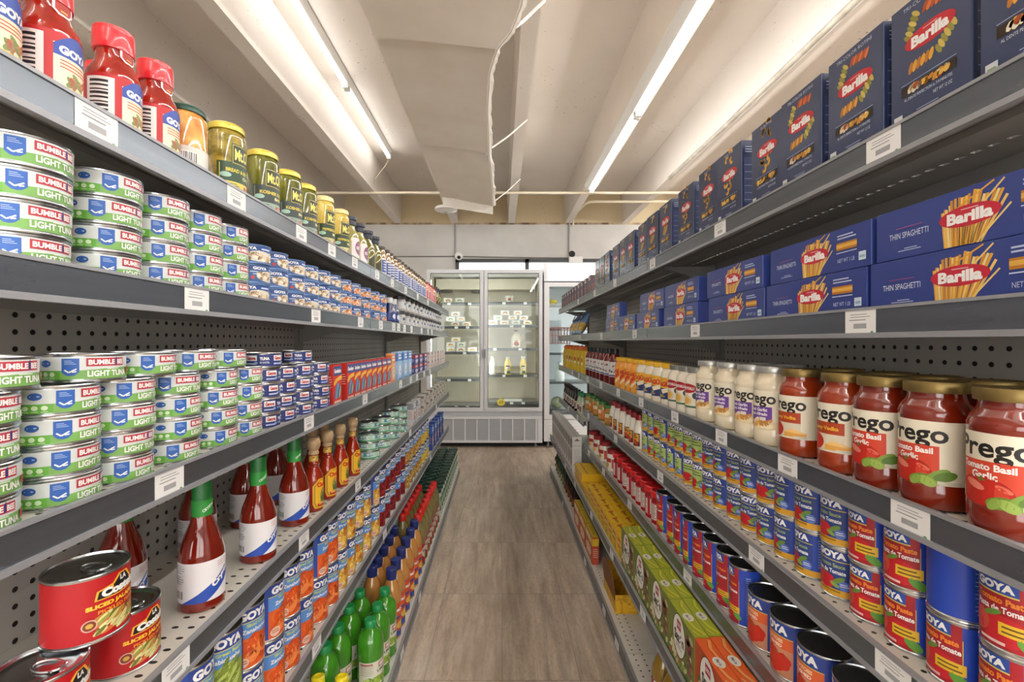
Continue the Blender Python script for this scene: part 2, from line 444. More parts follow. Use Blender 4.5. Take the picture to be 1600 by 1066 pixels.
strip_light('strip_light', -1.205, ZS - .014, -3.3, 4.93, .07, 'narrow white fluorescent strip on the ceiling bay over the pickle jars', TUBEM, sections=6)
strip_light('strip_light', .962, ZB - .014, -3.3, 4.82, .15, 'wide fluorescent fitting with visible housing under the ceiling rib over the pasta boxes', TUBEM3, sections=5)
strip_light('strip_light', -3.9, ZS - .014, -3.3, 6.2, .07, 'unseen narrow strip light added for fill beyond the jar shelves', TUBEM2, sections=6)  # added for ambient fill, kept out of view behind the jar shelves
strip_light('strip_light', 2.555, ZB - .014, -3.3, 6.2, .09, 'wide strip light added for fill beyond the pasta shelves', TUBEM2, sections=6)  # added for ambient fill, screened by the pasta boxes

for yy in (-1.0, -2.4): strip_light('strip_light', -.245, ZS - .014, yy - .6, yy + .6, .15, f"unseen short strip light added for fill behind the camera, {'first' if yy > -2 else 'second'} one back", TUBEM2, sections=1)  # added behind the camera to light the near faces
# ------------------------------------------------------------------ sagging plasterboard soffit with its straps
BOARD = mottled('old_plasterboard', '#efe7dd', '#e6dccf', 4, .85, lo=.3, hi=.7)
BEDGE = M('#efe9df', .8)
soff = bpy.data.objects.new('ceiling_soffit', None); COL.objects.link(soff); soff.location = (-.33, 4.5, 2.7)
tag(soff, 'sagging plasterboard soffit of three boards hung beside the middle ceiling rib', 'soffit')
SINV = Matrix.Translation(-soff.location)
ZLf = H + 1.44
def board(rows_, th=.026):
    """rows_: (y, z_left, x_right, z_right); left edge on x=-.585"""
    bm = bmesh.new(); n = 10; top, bot = [], []
    for y, zl, xr, zr in rows_:
        a, b = [], []
        for i in range(n + 1):
            t = i / n; x = -.585 + (xr + .585) * t; z = zl + (zr - zl) * (t ** 1.25)
            a.append(bm.verts.new((x, y, z))); b.append(bm.verts.new((x, y, z + th)))
        bot.append(a); top.append(b)
    for k in range(len(bot) - 1):
        for i in range(n):
            bm.faces.new((bot[k][i], bot[k + 1][i], bot[k + 1][i + 1], bot[k][i + 1])); bm.faces.new((top[k][i], top[k][i + 1], top[k + 1][i + 1], top[k + 1][i]))
    def edge(lst_a, lst_b, mi=1):
        for i in range(len(lst_a) - 1):
            f = bm.faces.new((lst_a[i], lst_a[i + 1], lst_b[i + 1], lst_b[i])); f.material_index = mi
    edge(bot[0], top[0], 0); edge(bot[-1], top[-1], 0); edge([r[0] for r in bot], [r[0] for r in top]); edge([r[-1] for r in bot], [r[-1] for r in top])
    o = link_mesh('board', bm, [BOARD, BEDGE], soff, True, 40); o.matrix_parent_inverse = SINV
    bm = bmesh.new(); rnd = random.Random(len(rows_)); lo, hi, m = [], [], 24
    for i in range(m + 1):
        t = i / m * (len(rows_) - 1); k = min(int(t), len(rows_) - 2); q = t - k
        y, xr, zr = (rows_[k][j] + (rows_[k + 1][j] - rows_[k][j]) * q for j in (0, 2, 3))
        lo.append((bm.verts.new((xr - .012, y, zr - .0015)), bm.verts.new((xr - .012, y, zr + .004))))
        w = rnd.uniform(.010, .026); hi.append((bm.verts.new((xr + w, y, zr + .010)), bm.verts.new((xr + w, y, zr + .016))))
    for i in range(m):
        bm.faces.new((lo[i][0], lo[i + 1][0], hi[i + 1][0], hi[i][0])); bm.faces.new((lo[i][1], hi[i][1], hi[i + 1][1], lo[i + 1][1])); bm.faces.new((hi[i][0], hi[i + 1][0], hi[i + 1][1], hi[i][1])); bm.faces.new((lo[i][0], lo[i][1], lo[i + 1][1], lo[i + 1][0]))
    for i in (0, m): bm.faces.new((lo[i][0], hi[i][0], hi[i][1], lo[i][1]))
    o = link_mesh('torn_edge', bm, BEDGE, soff); o.matrix_parent_inverse = SINV
board([(.75, ZLf - .03, .12, 2.72), (1.2, ZLf - .03, .115, 2.70), (1.6, ZLf - .03, .105, 2.69), (1.86, ZLf - .03, .09, 2.675), (2.0, ZLf - .03, .05, 2.66), (2.11, ZLf - .03, -.01, 2.655)])
board([(2.05, ZLf, .02, 2.688), (2.2, ZLf, -.022, 2.686), (2.35, ZLf, -.052, 2.687), (2.7, ZLf, -.073, 2.687), (3.0, ZLf, -.075, 2.687), (3.32, ZLf, -.080, 2.675)])
board([(3.28, ZLf + .028, -.085, 2.705), (3.7, ZLf + .012, -.07, 2.68), (4.1, ZLf + .0, -.065, 2.655), (4.5, ZLf - .01, -.070, 2.638)])
bm = bmesh.new(); pts = [(-.575, 4.5, ZLf - .02), (-.085, 4.5, 2.628)]
vs = [bm.verts.new(p) for p in ((-.575, 4.50, ZLf - .012), (-.075, 4.50, 2.636), (-.075, 4.56, 2.575), (-.575, 4.56, ZLf - .085), (-.575, 4.515, ZLf + .0), (-.075, 4.515, 2.648), (-.075, 4.575, 2.585), (-.575, 4.575, ZLf - .075))]
for f in ((0, 1, 2, 3), (4, 7, 6, 5), (0, 4, 5, 1), (1, 5, 6, 2), (2, 6, 7, 3), (3, 7, 4, 0)): bm.faces.new([vs[i] for i in f])
o = link_mesh('end_flap', bm, BEDGE, soff); o.matrix_parent_inverse = SINV
bm = bmesh.new(); add_box(bm, -.582, -.565, .75, 4.5, ZLf + .03, ZLf + .085); add_box(bm, -.11, -.095, 2.4, 4.45, 2.70, 2.76)
o = link_mesh('metal_channel', bm, BEDGE, soff); o.matrix_parent_inverse = SINV
for p, q, w in (((-.005, 2.10, 2.70), (.215, 2.22, ZB - .002), .016), ((-.078, 3.30, 2.695), (.20, 3.41, ZB - .002), .012), ((-.072, 4.42, 2.655), (.20, 4.66, ZB - .002), .010)):
    P, Q = Vector(p), Vector(q); mid = (P + Q) / 2 - Vector((0, 0, .012))
    o = tube_obj('strap', [P, mid, Q], w * .5, BEDGE, soff, 6); o.matrix_parent_inverse = SINV
o = tube_obj('hanger', [(-.60, 1.6, ZB), (-.575, 1.6, ZLf + .05)], .006, BEDGE, soff, 6); o.matrix_parent_inverse = SINV
o = tube_obj('hanger', [(-.60, 3.9, ZB), (-.575, 3.9, ZLf + .05)], .006, BEDGE, soff, 6); o.matrix_parent_inverse = SINV

# ------------------------------------------------------------------ conduits, detector and fittings
PIPE = M('#e9dcc4', .5); PIPEG = M('#a8a6a2', .4, .3)
tag(tube_obj('conduit', [(-2.6, 5.04, ZB - .016), (2.2, 5.04, ZB - .016)], .014, PIPE), 'thin cream conduit running straight across under all the ceiling ribs', 'pipe')
tag(tube_obj('conduit', [(1.02, WY - .03, ZB - .05), (1.02, WY - .03, ZB + .10), (1.03, 5.6, ZB + .02), (1.06, 5.42, ZB + .0), (1.14, 5.35, ZB - .018), (2.2, 5.35, ZB - .018)], .014, PIPE), 'cream conduit bending off the ceiling rib above the emergency light', 'pipe')
tag(tube_obj('conduit', [(-.63, WY - .014, 2.545), (-.63, WY - .014, ZB)], .014, PIPEG), 'grey upright conduit on the back wall above the round wall fitting', 'pipe')
tag(tube_obj('conduit', [(.965, WY - .014, 2.53), (.965, WY - .014, ZB)], .014, PIPEG), 'grey upright conduit on the back wall above the emergency light', 'pipe')
tag(tube_obj('wall_cable', [(-1.6, WY - .008, 2.495), (-.63, WY - .008, 2.497), (.2, WY - .008, 2.482), (1.0, WY - .008, 2.474)], .008, M('#77746e', .6)), 'thin grey cable drooping along the back wall above the window', 'cable')
tag(tube_obj('light_wire', [(-1.19, 4.95, ZS - .03), (-1.26, 4.98, ZS - .14), (-1.38, 5.01, ZS - .27), (-1.42, 5.04, ZB - .02)], .005, PIPE, seg=6), 'loose white wire from the narrow strip light down to the conduit', 'cable')
PENC = mottled('galvanised_duct', '#cfc8ba', '#a79d8c', 8, .45)
tag(tube_obj('conduit', [(1.757 - .03, -2.0, ZB - .012), (1.757 - .03, 3.4, ZB - .012), (1.757 - .05, 4.6, ZB - .012)], .02, PENC), 'grey conduit fixed along the ceiling rib over the pasta boxes', 'pipe')
sd = lathe_obj('smoke_detector', [(0, .0), (.045, .0), (.085, .012), (.112, .022), (.112, .042), (.10, .052), (.03, .056), (.022, .075), (.022, .098), (0, .098)], WHITEP, seg=32)
sd.location = (-.556, 4.62, 2.612); tag(sd, 'round white detector hanging at the far end of the plasterboard soffit', 'smoke detector')
lathe_obj('sensor_window', [(0, -.003), (.018, -.003), (.02, .002), (0, .002)], M('#b9b9b6', .3), sd, 16)
wl = bpy.data.objects.new('wall_fitting', None); COL.objects.link(wl); wl.location = (-.585, WY, 2.50)
tag(wl, 'round white fitting with a black lens on the back wall over the window corner', 'security camera')
bm = bmesh.new(); add_lathe(bm, [(0, 0, 0), (.06, 0, 0), (.06, .03, 0), (.05, .045, 0), (0, .045, 0)], 24)
bmesh.ops.rotate(bm, verts=bm.verts, matrix=Matrix.Rotation(pi / 2, 3, 'X'))
link_mesh('base', bm, WHITEP, wl, True, 35)
bm = bmesh.new(); bmesh.ops.create_uvsphere(bm, u_segments=16, v_segments=10, radius=.024); bmesh.ops.translate(bm, verts=bm.verts, vec=(.005, -.05, -.022))
link_mesh('lens', bm, BLACK, wl, True)
el = bpy.data.objects.new('emergency_light', None); COL.objects.link(el); el.location = (1.03, WY, 2.40)
tag(el, 'boxy white emergency light with a lamp head on the back wall over the white cooler', 'emergency light')
box_obj('case', -.075, .115, -.07, 0, -.02, .085, WHITEP, el, .008)
bm = bmesh.new(); add_lathe(bm, [(0, 0, 0), (.035, 0, 0), (.045, .04, 0), (.045, .05, 1), (0, .045, 1)], 20); bmesh.ops.rotate(bm, verts=bm.verts, matrix=Matrix.Rotation(pi / 2, 3, 'X')); bmesh.ops.translate(bm, verts=bm.verts, vec=(-.035, -.02, .12))
link_mesh('lamp_head', bm, [WHITEP, BLACK], el, True, 35)

# ------------------------------------------------------------------ shelving
CREAM = '#d9d4c8'
TOPL = dotted_mat('shelf_sheet_of_jar_side', CREAM, '#1c1b19', (1, 0), .029, .0036, [-(XL + .027), -(XL + .055), -(XL + .235)], elong=.6)
TOPR = dotted_mat('shelf_sheet_of_pasta_side', CREAM, '#1c1b19', (1, 0), .029, .0036, [XR + .027, XR + .055, XR + .235])
TOPR6 = dotted_mat('deep_shelf_sheet_of_pasta_side', CREAM, '#1c1b19', (1, 0), .029, .0036, [XRB + .03, XRB + .062, XRB + .3])
TOPLB = dotted_mat('base_sheet_of_jar_side', CREAM, '#1c1b19', (1, 0), .029, .0036, [-(XLB + .03), -(XLB + .062), -(XLB + .3)])
PEG = dotted_mat('pegboard_panel', '#aeaaa2', '#0b0b0b', (1, 2), .0283, .0046, None, .5)
UNDER = M('#8d8a85', .5)
RAIL = mottled('slate_price_channel', '#6c727a', '#7a8087', 9, .27, stretch=(1, .15, 6), lo=.3, hi=.7)
RAIL.node_tree.nodes['Principled BSDF'].inputs['Metallic'].default_value = .72
FLANGE = M('#96979b', .4, .2)
STEELG = M('#77756f', .45)
TAGM = M('#e9e8e6', .6)
TAGS = Art(); TAGS.rect(-.031, .001, .031, .043, TAGM); TAGS.lines(-.02, .02, .036, 2, .004, '#9a9a9a', .0012); TAGS.rect(-.013, .014, .013, .022, '#a2a2a4')
TAGS.lines(-.022, .018, .027, 1, .004, '#8f8f8f', .0015); TAGS.ell(.024, .007, .003, .003, '#5d9a5f', 10)
TAGP = None
TAGPX = {('L', 1): [148, 367, 469, 517, 553, 588, 612, 633, 652, 668], ('L', 2): [305, 492, 562, 594, 614, 622, 631, 642, 658, 668, 674], ('L', 3): [262, 481, 569, 625, 641, 651, 662, 671],
         ('L', 4): [272, 473, 558, 640, 667, 681], ('L', 5): [493, 600, 672], ('L', 6): [627, 655, 690],
         ('R', 1): [1383, 1127, 1021, 962, 930, 904], ('R', 2): [1347, 1088, 993, 941, 907], ('R', 3): [1425, 1233, 1129, 1056, 1003, 967, 940, 919, 905, 895],
         ('R', 4): [1398, 1184, 1033, 963, 920, 903, 889], ('R', 5): [1076, 985, 944, 921], ('R', 6): [1006, 957, 925, 899, 884], ('R', 7): [965, 945, 915, 880]}
def tray(x0, x1, y0, y1, z, sg, slots):
    """sheet metal shelf with its folded lips; x0 the aisle edge, x1 the panel; material 0 top, 1 underside"""
    bm = bmesh.new(); s = lambda a, b: (min(sg * a, sg * b), max(sg * a, sg * b))
    def sheet(a, b, ya, yb):
        xa, xb = s(a, b); add_box(bm, xa, xb, ya, yb, z - .004, z, 1)
    if slots:
        sheet(x0, .762, y0, y1); sheet(.771, x1, y0, y1)
        y = y0
        while y < y1 - .03: sheet(.762, .771, y, y + .013); y += .0265
        sheet(.762, .771, y, y1)
    else: sheet(x0, x1, y0, y1)
    for f in bm.faces:
        if f.calc_center_median().z > z - .0005: f.material_index = 0
    for a, b, d in ((x0 + .012, x0 + .02, .034), (x0 + .09, x0 + .13, .016), (x1 - .03, x1 - .012, .034)):
        if slots: b = min(b, .760) if a < .76 else b
        xa, xb = s(a, b); add_box(bm, xa, xb, y0 + .004, y1 - .004, z - d, z - .0045, 1)
    return bm
for sg, side, X0, XB, BK, ZZ, TOP, TOPB, nm in ((-1, 'L', XL, XLB, BACKL, ZL, TOPL, TOPLB, 'jar'), (1, 'R', XR, XRB, BACKR, ZR, TOPR, TOPR6, 'pasta')):
    for k in range(3):
        y0, y1 = YS[k] + .001, YS[k + 1] - .001
        u = bpy.data.objects.new('shelving_unit', None); COL.objects.link(u); u.location = (sg * (X0 + .1), (y0 + y1) / 2, 0)
        what = {'jar': 'of pickles, tuna and hot sauce', 'pasta': 'of pasta, jarred sauce and seasoning'}[nm]
        tag(u, f"grey steel shelving bay {what}, {['near end', 'middle', 'end by the refrigerators'][k]} of aisle", 'shelving unit', 'gondola shelving')
        inv = Matrix.Translation(-u.location)
        def P(name, bm, mats, par=u):
            o = link_mesh(name, bm, mats, par)
            if par is u: o.matrix_parent_inverse = inv
            return o
        bm = bmesh.new(); add_box(bm, min(sg * BK, sg * (BK + .02)), max(sg * BK, sg * (BK + .02)), y0, y1, .06, ZZ[1] + .01)
        P('back_panel', bm, PEG)
        for yy in (y0, y1 - .022):
            bm = bmesh.new(); add_box(bm, min(sg * (BK - .014), sg * (BK - .0002)), max(sg * (BK - .014), sg * (BK - .0002)), yy, yy + .022, .06, ZZ[1] + .005)
            P('upright', bm, STEELG)
        for n in range(1, len(ZZ)):
            base = (n == len(ZZ) - 1)
            deep = base or (side == 'R' and n == 6)
            xe = XB if deep else X0
            if side == 'R' and k == 2 and n == 5: continue
            z = ZR4FAR if (side == 'R' and k == 2 and n == 4) else ZZ[n]
            zz = z if base else z + LIP
            if base:
                bm = bmesh.new(); xa, xb = sorted((sg * (xe + .004), sg * BK)); add_box(bm, xa, xb, y0, y1, .0, z)
                sh = P('base_deck', bm, TOPB)
            else:
                bm = tray(xe, BK - .0005, y0, y1, z, sg, n == 1)
                sh = P('shelf', bm, [TOPB if deep else TOP, UNDER])
            rh = z - .002 if base else .047
            bm = bmesh.new(); f = lambda a, b, c, d, mi: add_box(bm, min(sg * a, sg * b), max(sg * a, sg * b), y0 + .001, y1 - .001, c, d, mi)
            f(xe - .003, xe + .004, zz - rh + .008, zz - .003, 0); f(xe - .006, xe + .004, zz - rh, zz - rh + .008, 1); f(xe - .005, xe + .004, zz - .003, zz + .0015, 1)
            rl = link_mesh('price_channel', bm, [RAIL, FLANGE], sh)
            for px in TAGPX[(side, n)]:
                yy = shelf_y(px, xe)
                if not (y0 + .035 < yy < y1 - .035): continue
                o = TAGS.build('price_tag', (lambda u_, v_, o_, xe=xe, sg=sg, zz=zz, rh=rh, yy=yy: Vector((sg * (xe - .0032 - o_), yy - sg * u_, zz - rh + .001 + v_ * (1 if rh > .05 or rh < .06 else 1)))), sh, step=8e-5)
            if not base:
                for yy in (y0 + .002, y1 - .012):
                    bm = bmesh.new(); pr = [(xe + .06, z - .017), (BK - .0145, z - .017), (BK - .0145, z - .085), (BK - .03, z - .085), (xe + .06, z - .024)]
                    a = [bm.verts.new((sg * x, yy, q)) for x, q in pr]; b = [bm.verts.new((sg * x, yy + .010, q)) for x, q in pr]
                    bm.faces.new(a); bm.faces.new(b[::-1])
                    for i in range(len(pr)): bm.faces.new((a[i], b[i], b[(i + 1) % len(pr)], a[(i + 1) % len(pr)]))
                    link_mesh('bracket', bm, STEELG, sh)
# ------------------------------------------------------------------ package prototypes
def rescale(o, k, kz):
    for c in [o] + list(o.children): c.data.transform(Matrix.Diagonal((k, k, kz, 1)))
    return o
def ring_prof(R, h):
    return [(0, .002, 0), (R - .004, .002, 0), (R - .003, 0, 0), (R - .0005, 0, 0), (R, .0012, 0), (R - .0003, .0028, 0), (R - .0012, .0036, 0),
            (R - .0012, h - .0036, 0), (R - .0003, h - .0028, 0), (R, h - .0012, 0), (R - .0006, h, 0), (R - .0022, h, 0), (R - .003, h - .003, 0)]
def can(name, R, h, art, seg=36, tab=False, lid_mat=None, body=TIN, du=None, band=(.0042, .0042)):
    o = lathe_obj(name, ring_prof(R, h), body, seg=seg)
    L = [(R - .003, h - .003), (R * .86, h - .0032), (R * .80, h - .0022), (R * .72, h - .0036), (R * .55, h - .003), (0, h - .003)]
    lathe_obj('lid', L, lid_mat or TIN, o, seg)
    if tab:
        bm = bmesh.new()
        pts = [(R * .55 * sin(a) * .42, -R * .28 + R * .40 * cos(a), h - .0008) for a in (2 * pi * i / 20 for i in range(21))]
        add_tube(bm, pts, .0016, 6); add_box(bm, -R * .2, R * .2, -R * .62, -R * .42, h - .002, h + .0004)
        add_lathe(bm, [(0, 0, 0), (.004, 0, 0), (.004, .0016, 0), (0, .002, 0)], 10, 0, -R * .72, h - .003)
        link_mesh('pull_tab', bm, TIN, o, True, 40)
    if art: art.build('label', cyl(R - .0012), o, du or R * 2 * pi / seg, True)
    return o
W, K = '#efeeea', '#17171a'
def goya(a, u, v0, v1, w, fs=None):
    a.rect(u - w / 2, v0, u + w / 2, v1, '#23408f'); a.txt('GOYA', u, (v0 + v1) / 2, (v1 - v0) * .62, W, w * .86, .045)
    return a
# --- light tuna, green and white wrap
def tuna():
    R, h = .0425, .037; r = R - .0012; a = Art(); wrap(a, r, .0042, h - .0042, '#ced2d0')
    a.rect(-pi * r, .0042, pi * r, .0155, '#78a958'); a.poly([(-.012, .0155), (.012, .0172), (.036, .0180), (.060, .0172), (.080, .0155)], '#78a958')
    for dx in (0, -.128):
        u = dx
        a.rect(u - .062 + .0, .0042, u - .032, .0155, '#63a93a')
        sh = [(u - .030, .031), (u - .014, .031), (u - .014, .0135), (u - .018, .0095), (u - .022, .0085), (u - .026, .0095), (u - .030, .0135)]
        a.poly(sh, '#2f5fae')
        a.bar(u - .0275, .0165, u - .0235, .0130, .0016, W); a.bar(u - .0235, .0130, u - .0165, .0175, .0016, W); a.bar(u - .0205, .0135, u - .0165, .0142, .0014, W)
        a.rect(u - .0275, .0235, u - .017, .0243, '#9db5da'); a.rect(u - .0275, .0255, u - .019, .0263, '#9db5da'); a.rect(u - .0275, .0275, u - .021, .0283, '#9db5da')
        a.rect(u - .008, .0205, u + .034, .0312, '#b23440'); a.txt('BUMBLE', u + .0075, .0258, .0066, W, .027, .04); a.txt('BEE', u + .0285, .0258, .0066, W, .0085, .04)
        a.poly([(u + .0215, .0305), (u + .0235, .0328), (u + .0235, .0225), (u + .0215, .0205)], '#2c3a7c')
        a.txt('LIGHT TUNA', u + .016, .0110, .0078, W, .046, .035); a.rect(u + .012, .0162, u + .026, .0172, '#d8e8cf')
        a.ell(u - .047, .0245, .0062, .0045, '#2f5aa5', 16); a.rect(u - .051, .0242, u - .043, .0252, '#c9d6ea')
        for q in (-.055, -.047, -.039): a.ell(u + q, .0108, .0028, .0030, '#cfe3bd', 10); a.rect(u + q - .003, .0060, u + q + .003, .0067, '#cfe3bd')
        a.lines(u - .062, u - .054, .029, 4, .002, '#8f9a94', .0006)
        a.rect(u + .041, .0095, u + .0465, .0185, '#c23a3a')
    return rescale(can('tuna_can', R, h, a), 1.08, 1)
# --- solid tuna, navy wrap
def navy_tuna():
    R, h = .0415, .035; r = R - .0012; a = Art(); wrap(a, r, .0042, h - .0042, '#2b3674')
    for u in (-.02, .042, -.082):
        a.rect(u - .012, .0165, u + .014, .0290, '#e8e4e0'); a.txt('Genova', u + .001, .0228, .0088, '#b3202c', .021, .05); a.rect(u - .012, .0082, u + .012, .0115, '#b8c0dc')
        a.txt('TUNA', u + .030, .0215, .0072, W, .020, .05); a.txt('IN WATER', u + .030, .0125, .0042, '#c9cde6', .020, .03)
        a.ell(u + .012, .0115, .004, .0028, '#8fa6c9', 8)
    return can('navy_tuna_can', R, h, a)
# --- seafood in sauce: blue cans with a picture
def seafood(kind):
    R, h = .042, .0425; r = R - .0012; a = Art(); wrap(a, r, .0042, h - .0042, '#3d5f96')
    pal = (['#d9c8ab', '#b99c78', '#efe3cf', '#8d7455'], ['#e0a06e', '#c9784a', '#f0d3b5', '#8a4f36'])[kind]
    for u in (0, pi * r * .98, -pi * r * .98):
        a.rect(u - .042, .030, u + .040, .0385, '#2c4a8c'); a.txt('GOYA', u - .014, .0335, .0066, W, .032, .05); a.rect(u + .012, .0315, u + .036, .0345, '#c9d5ea'); a.rect(u - .036, .0245, u - .012, .0262, '#d5dff0')
        a.rect(u - .030, .0195, u - .012, .0212, '#b9cae6')
        a.ell(u + .010, .0165, .033, .0120, '#d6d0c4', 18); a.blobs(u - .024, .0050, u + .044, .0285, 40, .0058, .0034, pal, 3 + kind)
        a.ell(u - .030, .0125, .004, .004, '#c8442f', 10)
    return can('seafood_can', R, h, a, body=M('#6f8fc0', .3, .6), lid_mat=TIN)
# --- small grey spice jars / pouches at the far end
def grey_jar():
    o = lathe_obj('seasoning_jar', [(0, 0), (.030, 0), (.033, .004), (.033, .058), (.028, .066), (0, .066)], mottled('ground_grey_spice', '#b9b4ab', '#8e8a84', 60, .4), seg=20)
    lathe_obj('screw_cap', [(.030, .062), (.031, .064), (.031, .080), (.028, .082), (0, .082)], M('#4a4a4e', .4), o, 20)
    a = Art(); wrap(a, .0331, .012, .05, '#cfd0d2'); a.rect(-.02, .030, .02, .046, '#5a6478'); a.ell(0, .021, .012, .006, '#a38f7c', 10); a.rect(.03, .02, .06, .04, '#8c8f98')
    a.build('label', cyl(.0331), o, .012, True); return o
def navy_bottle():
    o = lathe_obj('olive_bottle', [(0, 0), (.03, 0), (.032, .003), (.032, .075), (.018, .1), (.016, .112), (0, .112)], M('#26305e', .25, 0, .5), seg=20)
    lathe_obj('screw_cap', [(.018, .108), (.019, .11), (.019, .135), (0, .136)], M('#e2e2e2', .4), o, 16)
    a = Art(); wrap(a, .0321, .02, .06, '#3b4a86'); a.ell(0, .04, .016, .013, '#d7dbe6', 14); a.build('label', cyl(.0321), o, .012, True); return o
# --- pepper bottles with red caps
def pepper_jar():
    R, h = .032, .168
    o = lathe_obj('pepper_jar', [(0, 0), (R - .003, 0), (R, .004), (R, .088), (R - .002, .098), (R - .008, .110), (.0215, .118), (.0205, .124), (.0212, .136), (0, .136)], mottled('red_pepper_strips_in_jar', '#8c1206', '#b4260c', 30, .12, .9, (1, 1, .35)), seg=36)
    lathe_obj('screw_cap', [(.0215, .132), (.0238, .133), (.0242, .138), (.0242, .160), (.0232, .163), (.0235, .1645), (.0232, .168), (0, .168)], M('#d8202c', .3, 0, .4), o, 36)
    r = R; a = Art()
    a.rect(-.075, .008, .05, .086, '#b81c22'); a.rect(-.060, .012, -.026, .080, '#e6e2e0'); a.barcode(-.058, .020, -.030, .076, True)
    a.rect(-.018, .010, .030, .072, '#efe2c0'); pts = [(-.018, .068)] + [(-.018 + .048 * t, .070 + .018 * sin(pi * t)) for t in (k / 10 for k in range(11))] + [(.030, .068)]
    a.poly(pts + [(.030, .056), (-.018, .056)], '#2f4aa0'); a.txt('GOYA', .006, .065, .0115, W, .038, .06)
    a.lines(-.012, .022, .050, 3, .0045, '#c24b36', .0016); a.blobs(-.014, .018, .028, .036, 9, .009, .0035, ['#a8503a', '#8c3326', '#7b8a4a', '#c98c52'], 4); a.rect(-.018, .010, .030, .017, '#e3c24a')
    a.build('label', cyl(r), o, .006, True)
    n = Art(); n.poly([(-.012, .136 - .0005), (-.012, .122), (-.006, .116), (.006, .116), (.012, .122), (.012, .1355)], W); n.poly([(-.0095, .1345), (-.0095, .1225), (-.005, .1185), (.005, .1185), (.0095, .1225), (.0095, .1345)], '#a82414')
    n.rect(-.004, .121, .004, .123, '#d9a441'); n.build('neck_seal', cyl(.0224), o, .005, True)
    return rescale(o, 1, .893)
# --- pickle jars
def pickle_jar(kind):
    R, h = (.042, .168) if kind != 3 else (.036, .165)
    cont = [mottled('fruit_salad_in_jar', '#c4702c', '#e0b060', 34, .1, .9), mottled('pickle_chips_in_brine', '#6a5e18', '#a8923c', 40, .1, .9, (1, 1, 1.6)), mottled('pickles_in_brine', '#3f430f', '#80802e', 30, .1, .9, (1, 1, .4)), mottled('pale_peppers_in_brine', '#b08c1e', '#d8c060', 26, .1, .9, (1, 1, .5))][kind]
    o = lathe_obj(('fruit_jar', 'pickle_jar', 'pickle_jar', 'pepperoncini_jar')[kind], [(0, 0), (R - .006, 0), (R - .001, .005), (R, .010), (R, h * .80), (R - .002, h * .85), (R - .006, h * .885), (R - .006, h * .9), (0, h * .9)], cont, seg=36)
    cap = M('#1f4a3c', .35) if kind == 0 else M('#d6bf52', .3, .35) if kind < 3 else M('#dcc98a', .35, .2)
    lathe_obj('screw_lid', [(R - .005, h * .895), (R - .0025, h * .9), (R - .0025, h * .96), (R - .005, h * .985), (R - .009, h), (R - .012, h * .992), (0, h * .992)], cap, o, 36)
    a = Art()
    if kind == 0:
        a.rect(-.055, .012, .02, .062, '#d3cfc6'); a.barcode(-.05, .018, -.022, .05); a.rect(.022, .012, .05, .12, '#c9c4ba'); a.blobs(.024, .03, .048, .11, 12, .008, .006, ['#8a7f70', '#d8d2c8', '#5e564c'], 2)
    else:
        g1 = ['', '#2e4a34', '#3a4440', '#30422e'][kind]; z1 = h * .8
        a.rect(-.055, .010, .06, .070, '#d8c65a' if kind == 1 else '#8fa393' if kind == 2 else '#c8c08a'); a.rect(-.060, .030, .045, .074, g1)
        a.rect(-.03, .070, .046, .118, g1); a.rect(-.0275, .0725, .0435, .1155, '#c9b648'); a.rect(-.0262, .074, .0422, .114, '#23301f')
        a.txt('Mt.Olive', .008, .094, .027, '#e8d66a', .062, .03)
        a.txt(['', 'BREAD & BUTTER', 'KOSHER DILLS', 'PEPPERONCINI'][kind], -.004, .056, .0085, '#dcc94a', .075, .03); a.txt(['', 'CHIPS', 'BABY', 'MILD'][kind], .012, .043, .0075, '#e4dca0', .03, .03)
        a.ell(-.042, .044, .012, .006, '#9fc3b4', 12); a.rect(.0, .012, .044, .024, '#a8413a'); a.lines(.004, .04, .020, 2, .004, '#e6d2c0', .0012)
        a.lines(-.052, -.012, .024, 3, .004, '#4a5a3a', .0014)
    a.build('label', cyl(R), o, .0075, True)
    k = ((.82, .70), (.86, .86), (.86, .89), (.86, .97))[kind]; return rescale(o, *k)
# --- olive oil bottles and jars further along the top shelf
def oil_bottle(kind):
    o = lathe_obj('olive_oil_bottle', [(0, 0), (.029, 0), (.031, .003), (.031, .085), (.027, .105), (.016, .125), (.015, .14), (0, .14)], M('#6a6420', .12, 0, .8) if kind else M('#9a9050', .12, 0, .8), seg=24)
    lathe_obj('pourer_cap', [(.0165, .134), (.019, .136), (.019, .152), (.022, .156), (.022, .168), (.0, .170)], M('#2b2f3e', .4), o, 20)
    a = Art()
    if kind == 0: a.rect(-.034, .012, .034, .088, '#e0dbd8'); a.ell(0, .052, .021, .026, '#8a4a78'); a.txt('OLIVE', 0, .052, .012, W, .032, .05)
    else:
        a.poly([(-.03, .01), (.03, .01), (.032, .05), (0, .075), (-.032, .05)], '#3d3c1c'); a.bar(-.032, .05, 0, .078, .004, '#d8cf9a'); a.bar(.032, .05, 0, .078, .004, '#d8cf9a'); a.bar(0, .01, 0, .08, .003, '#d8cf9a')
    a.build('label', cyl(.031), o, .008, True); return o
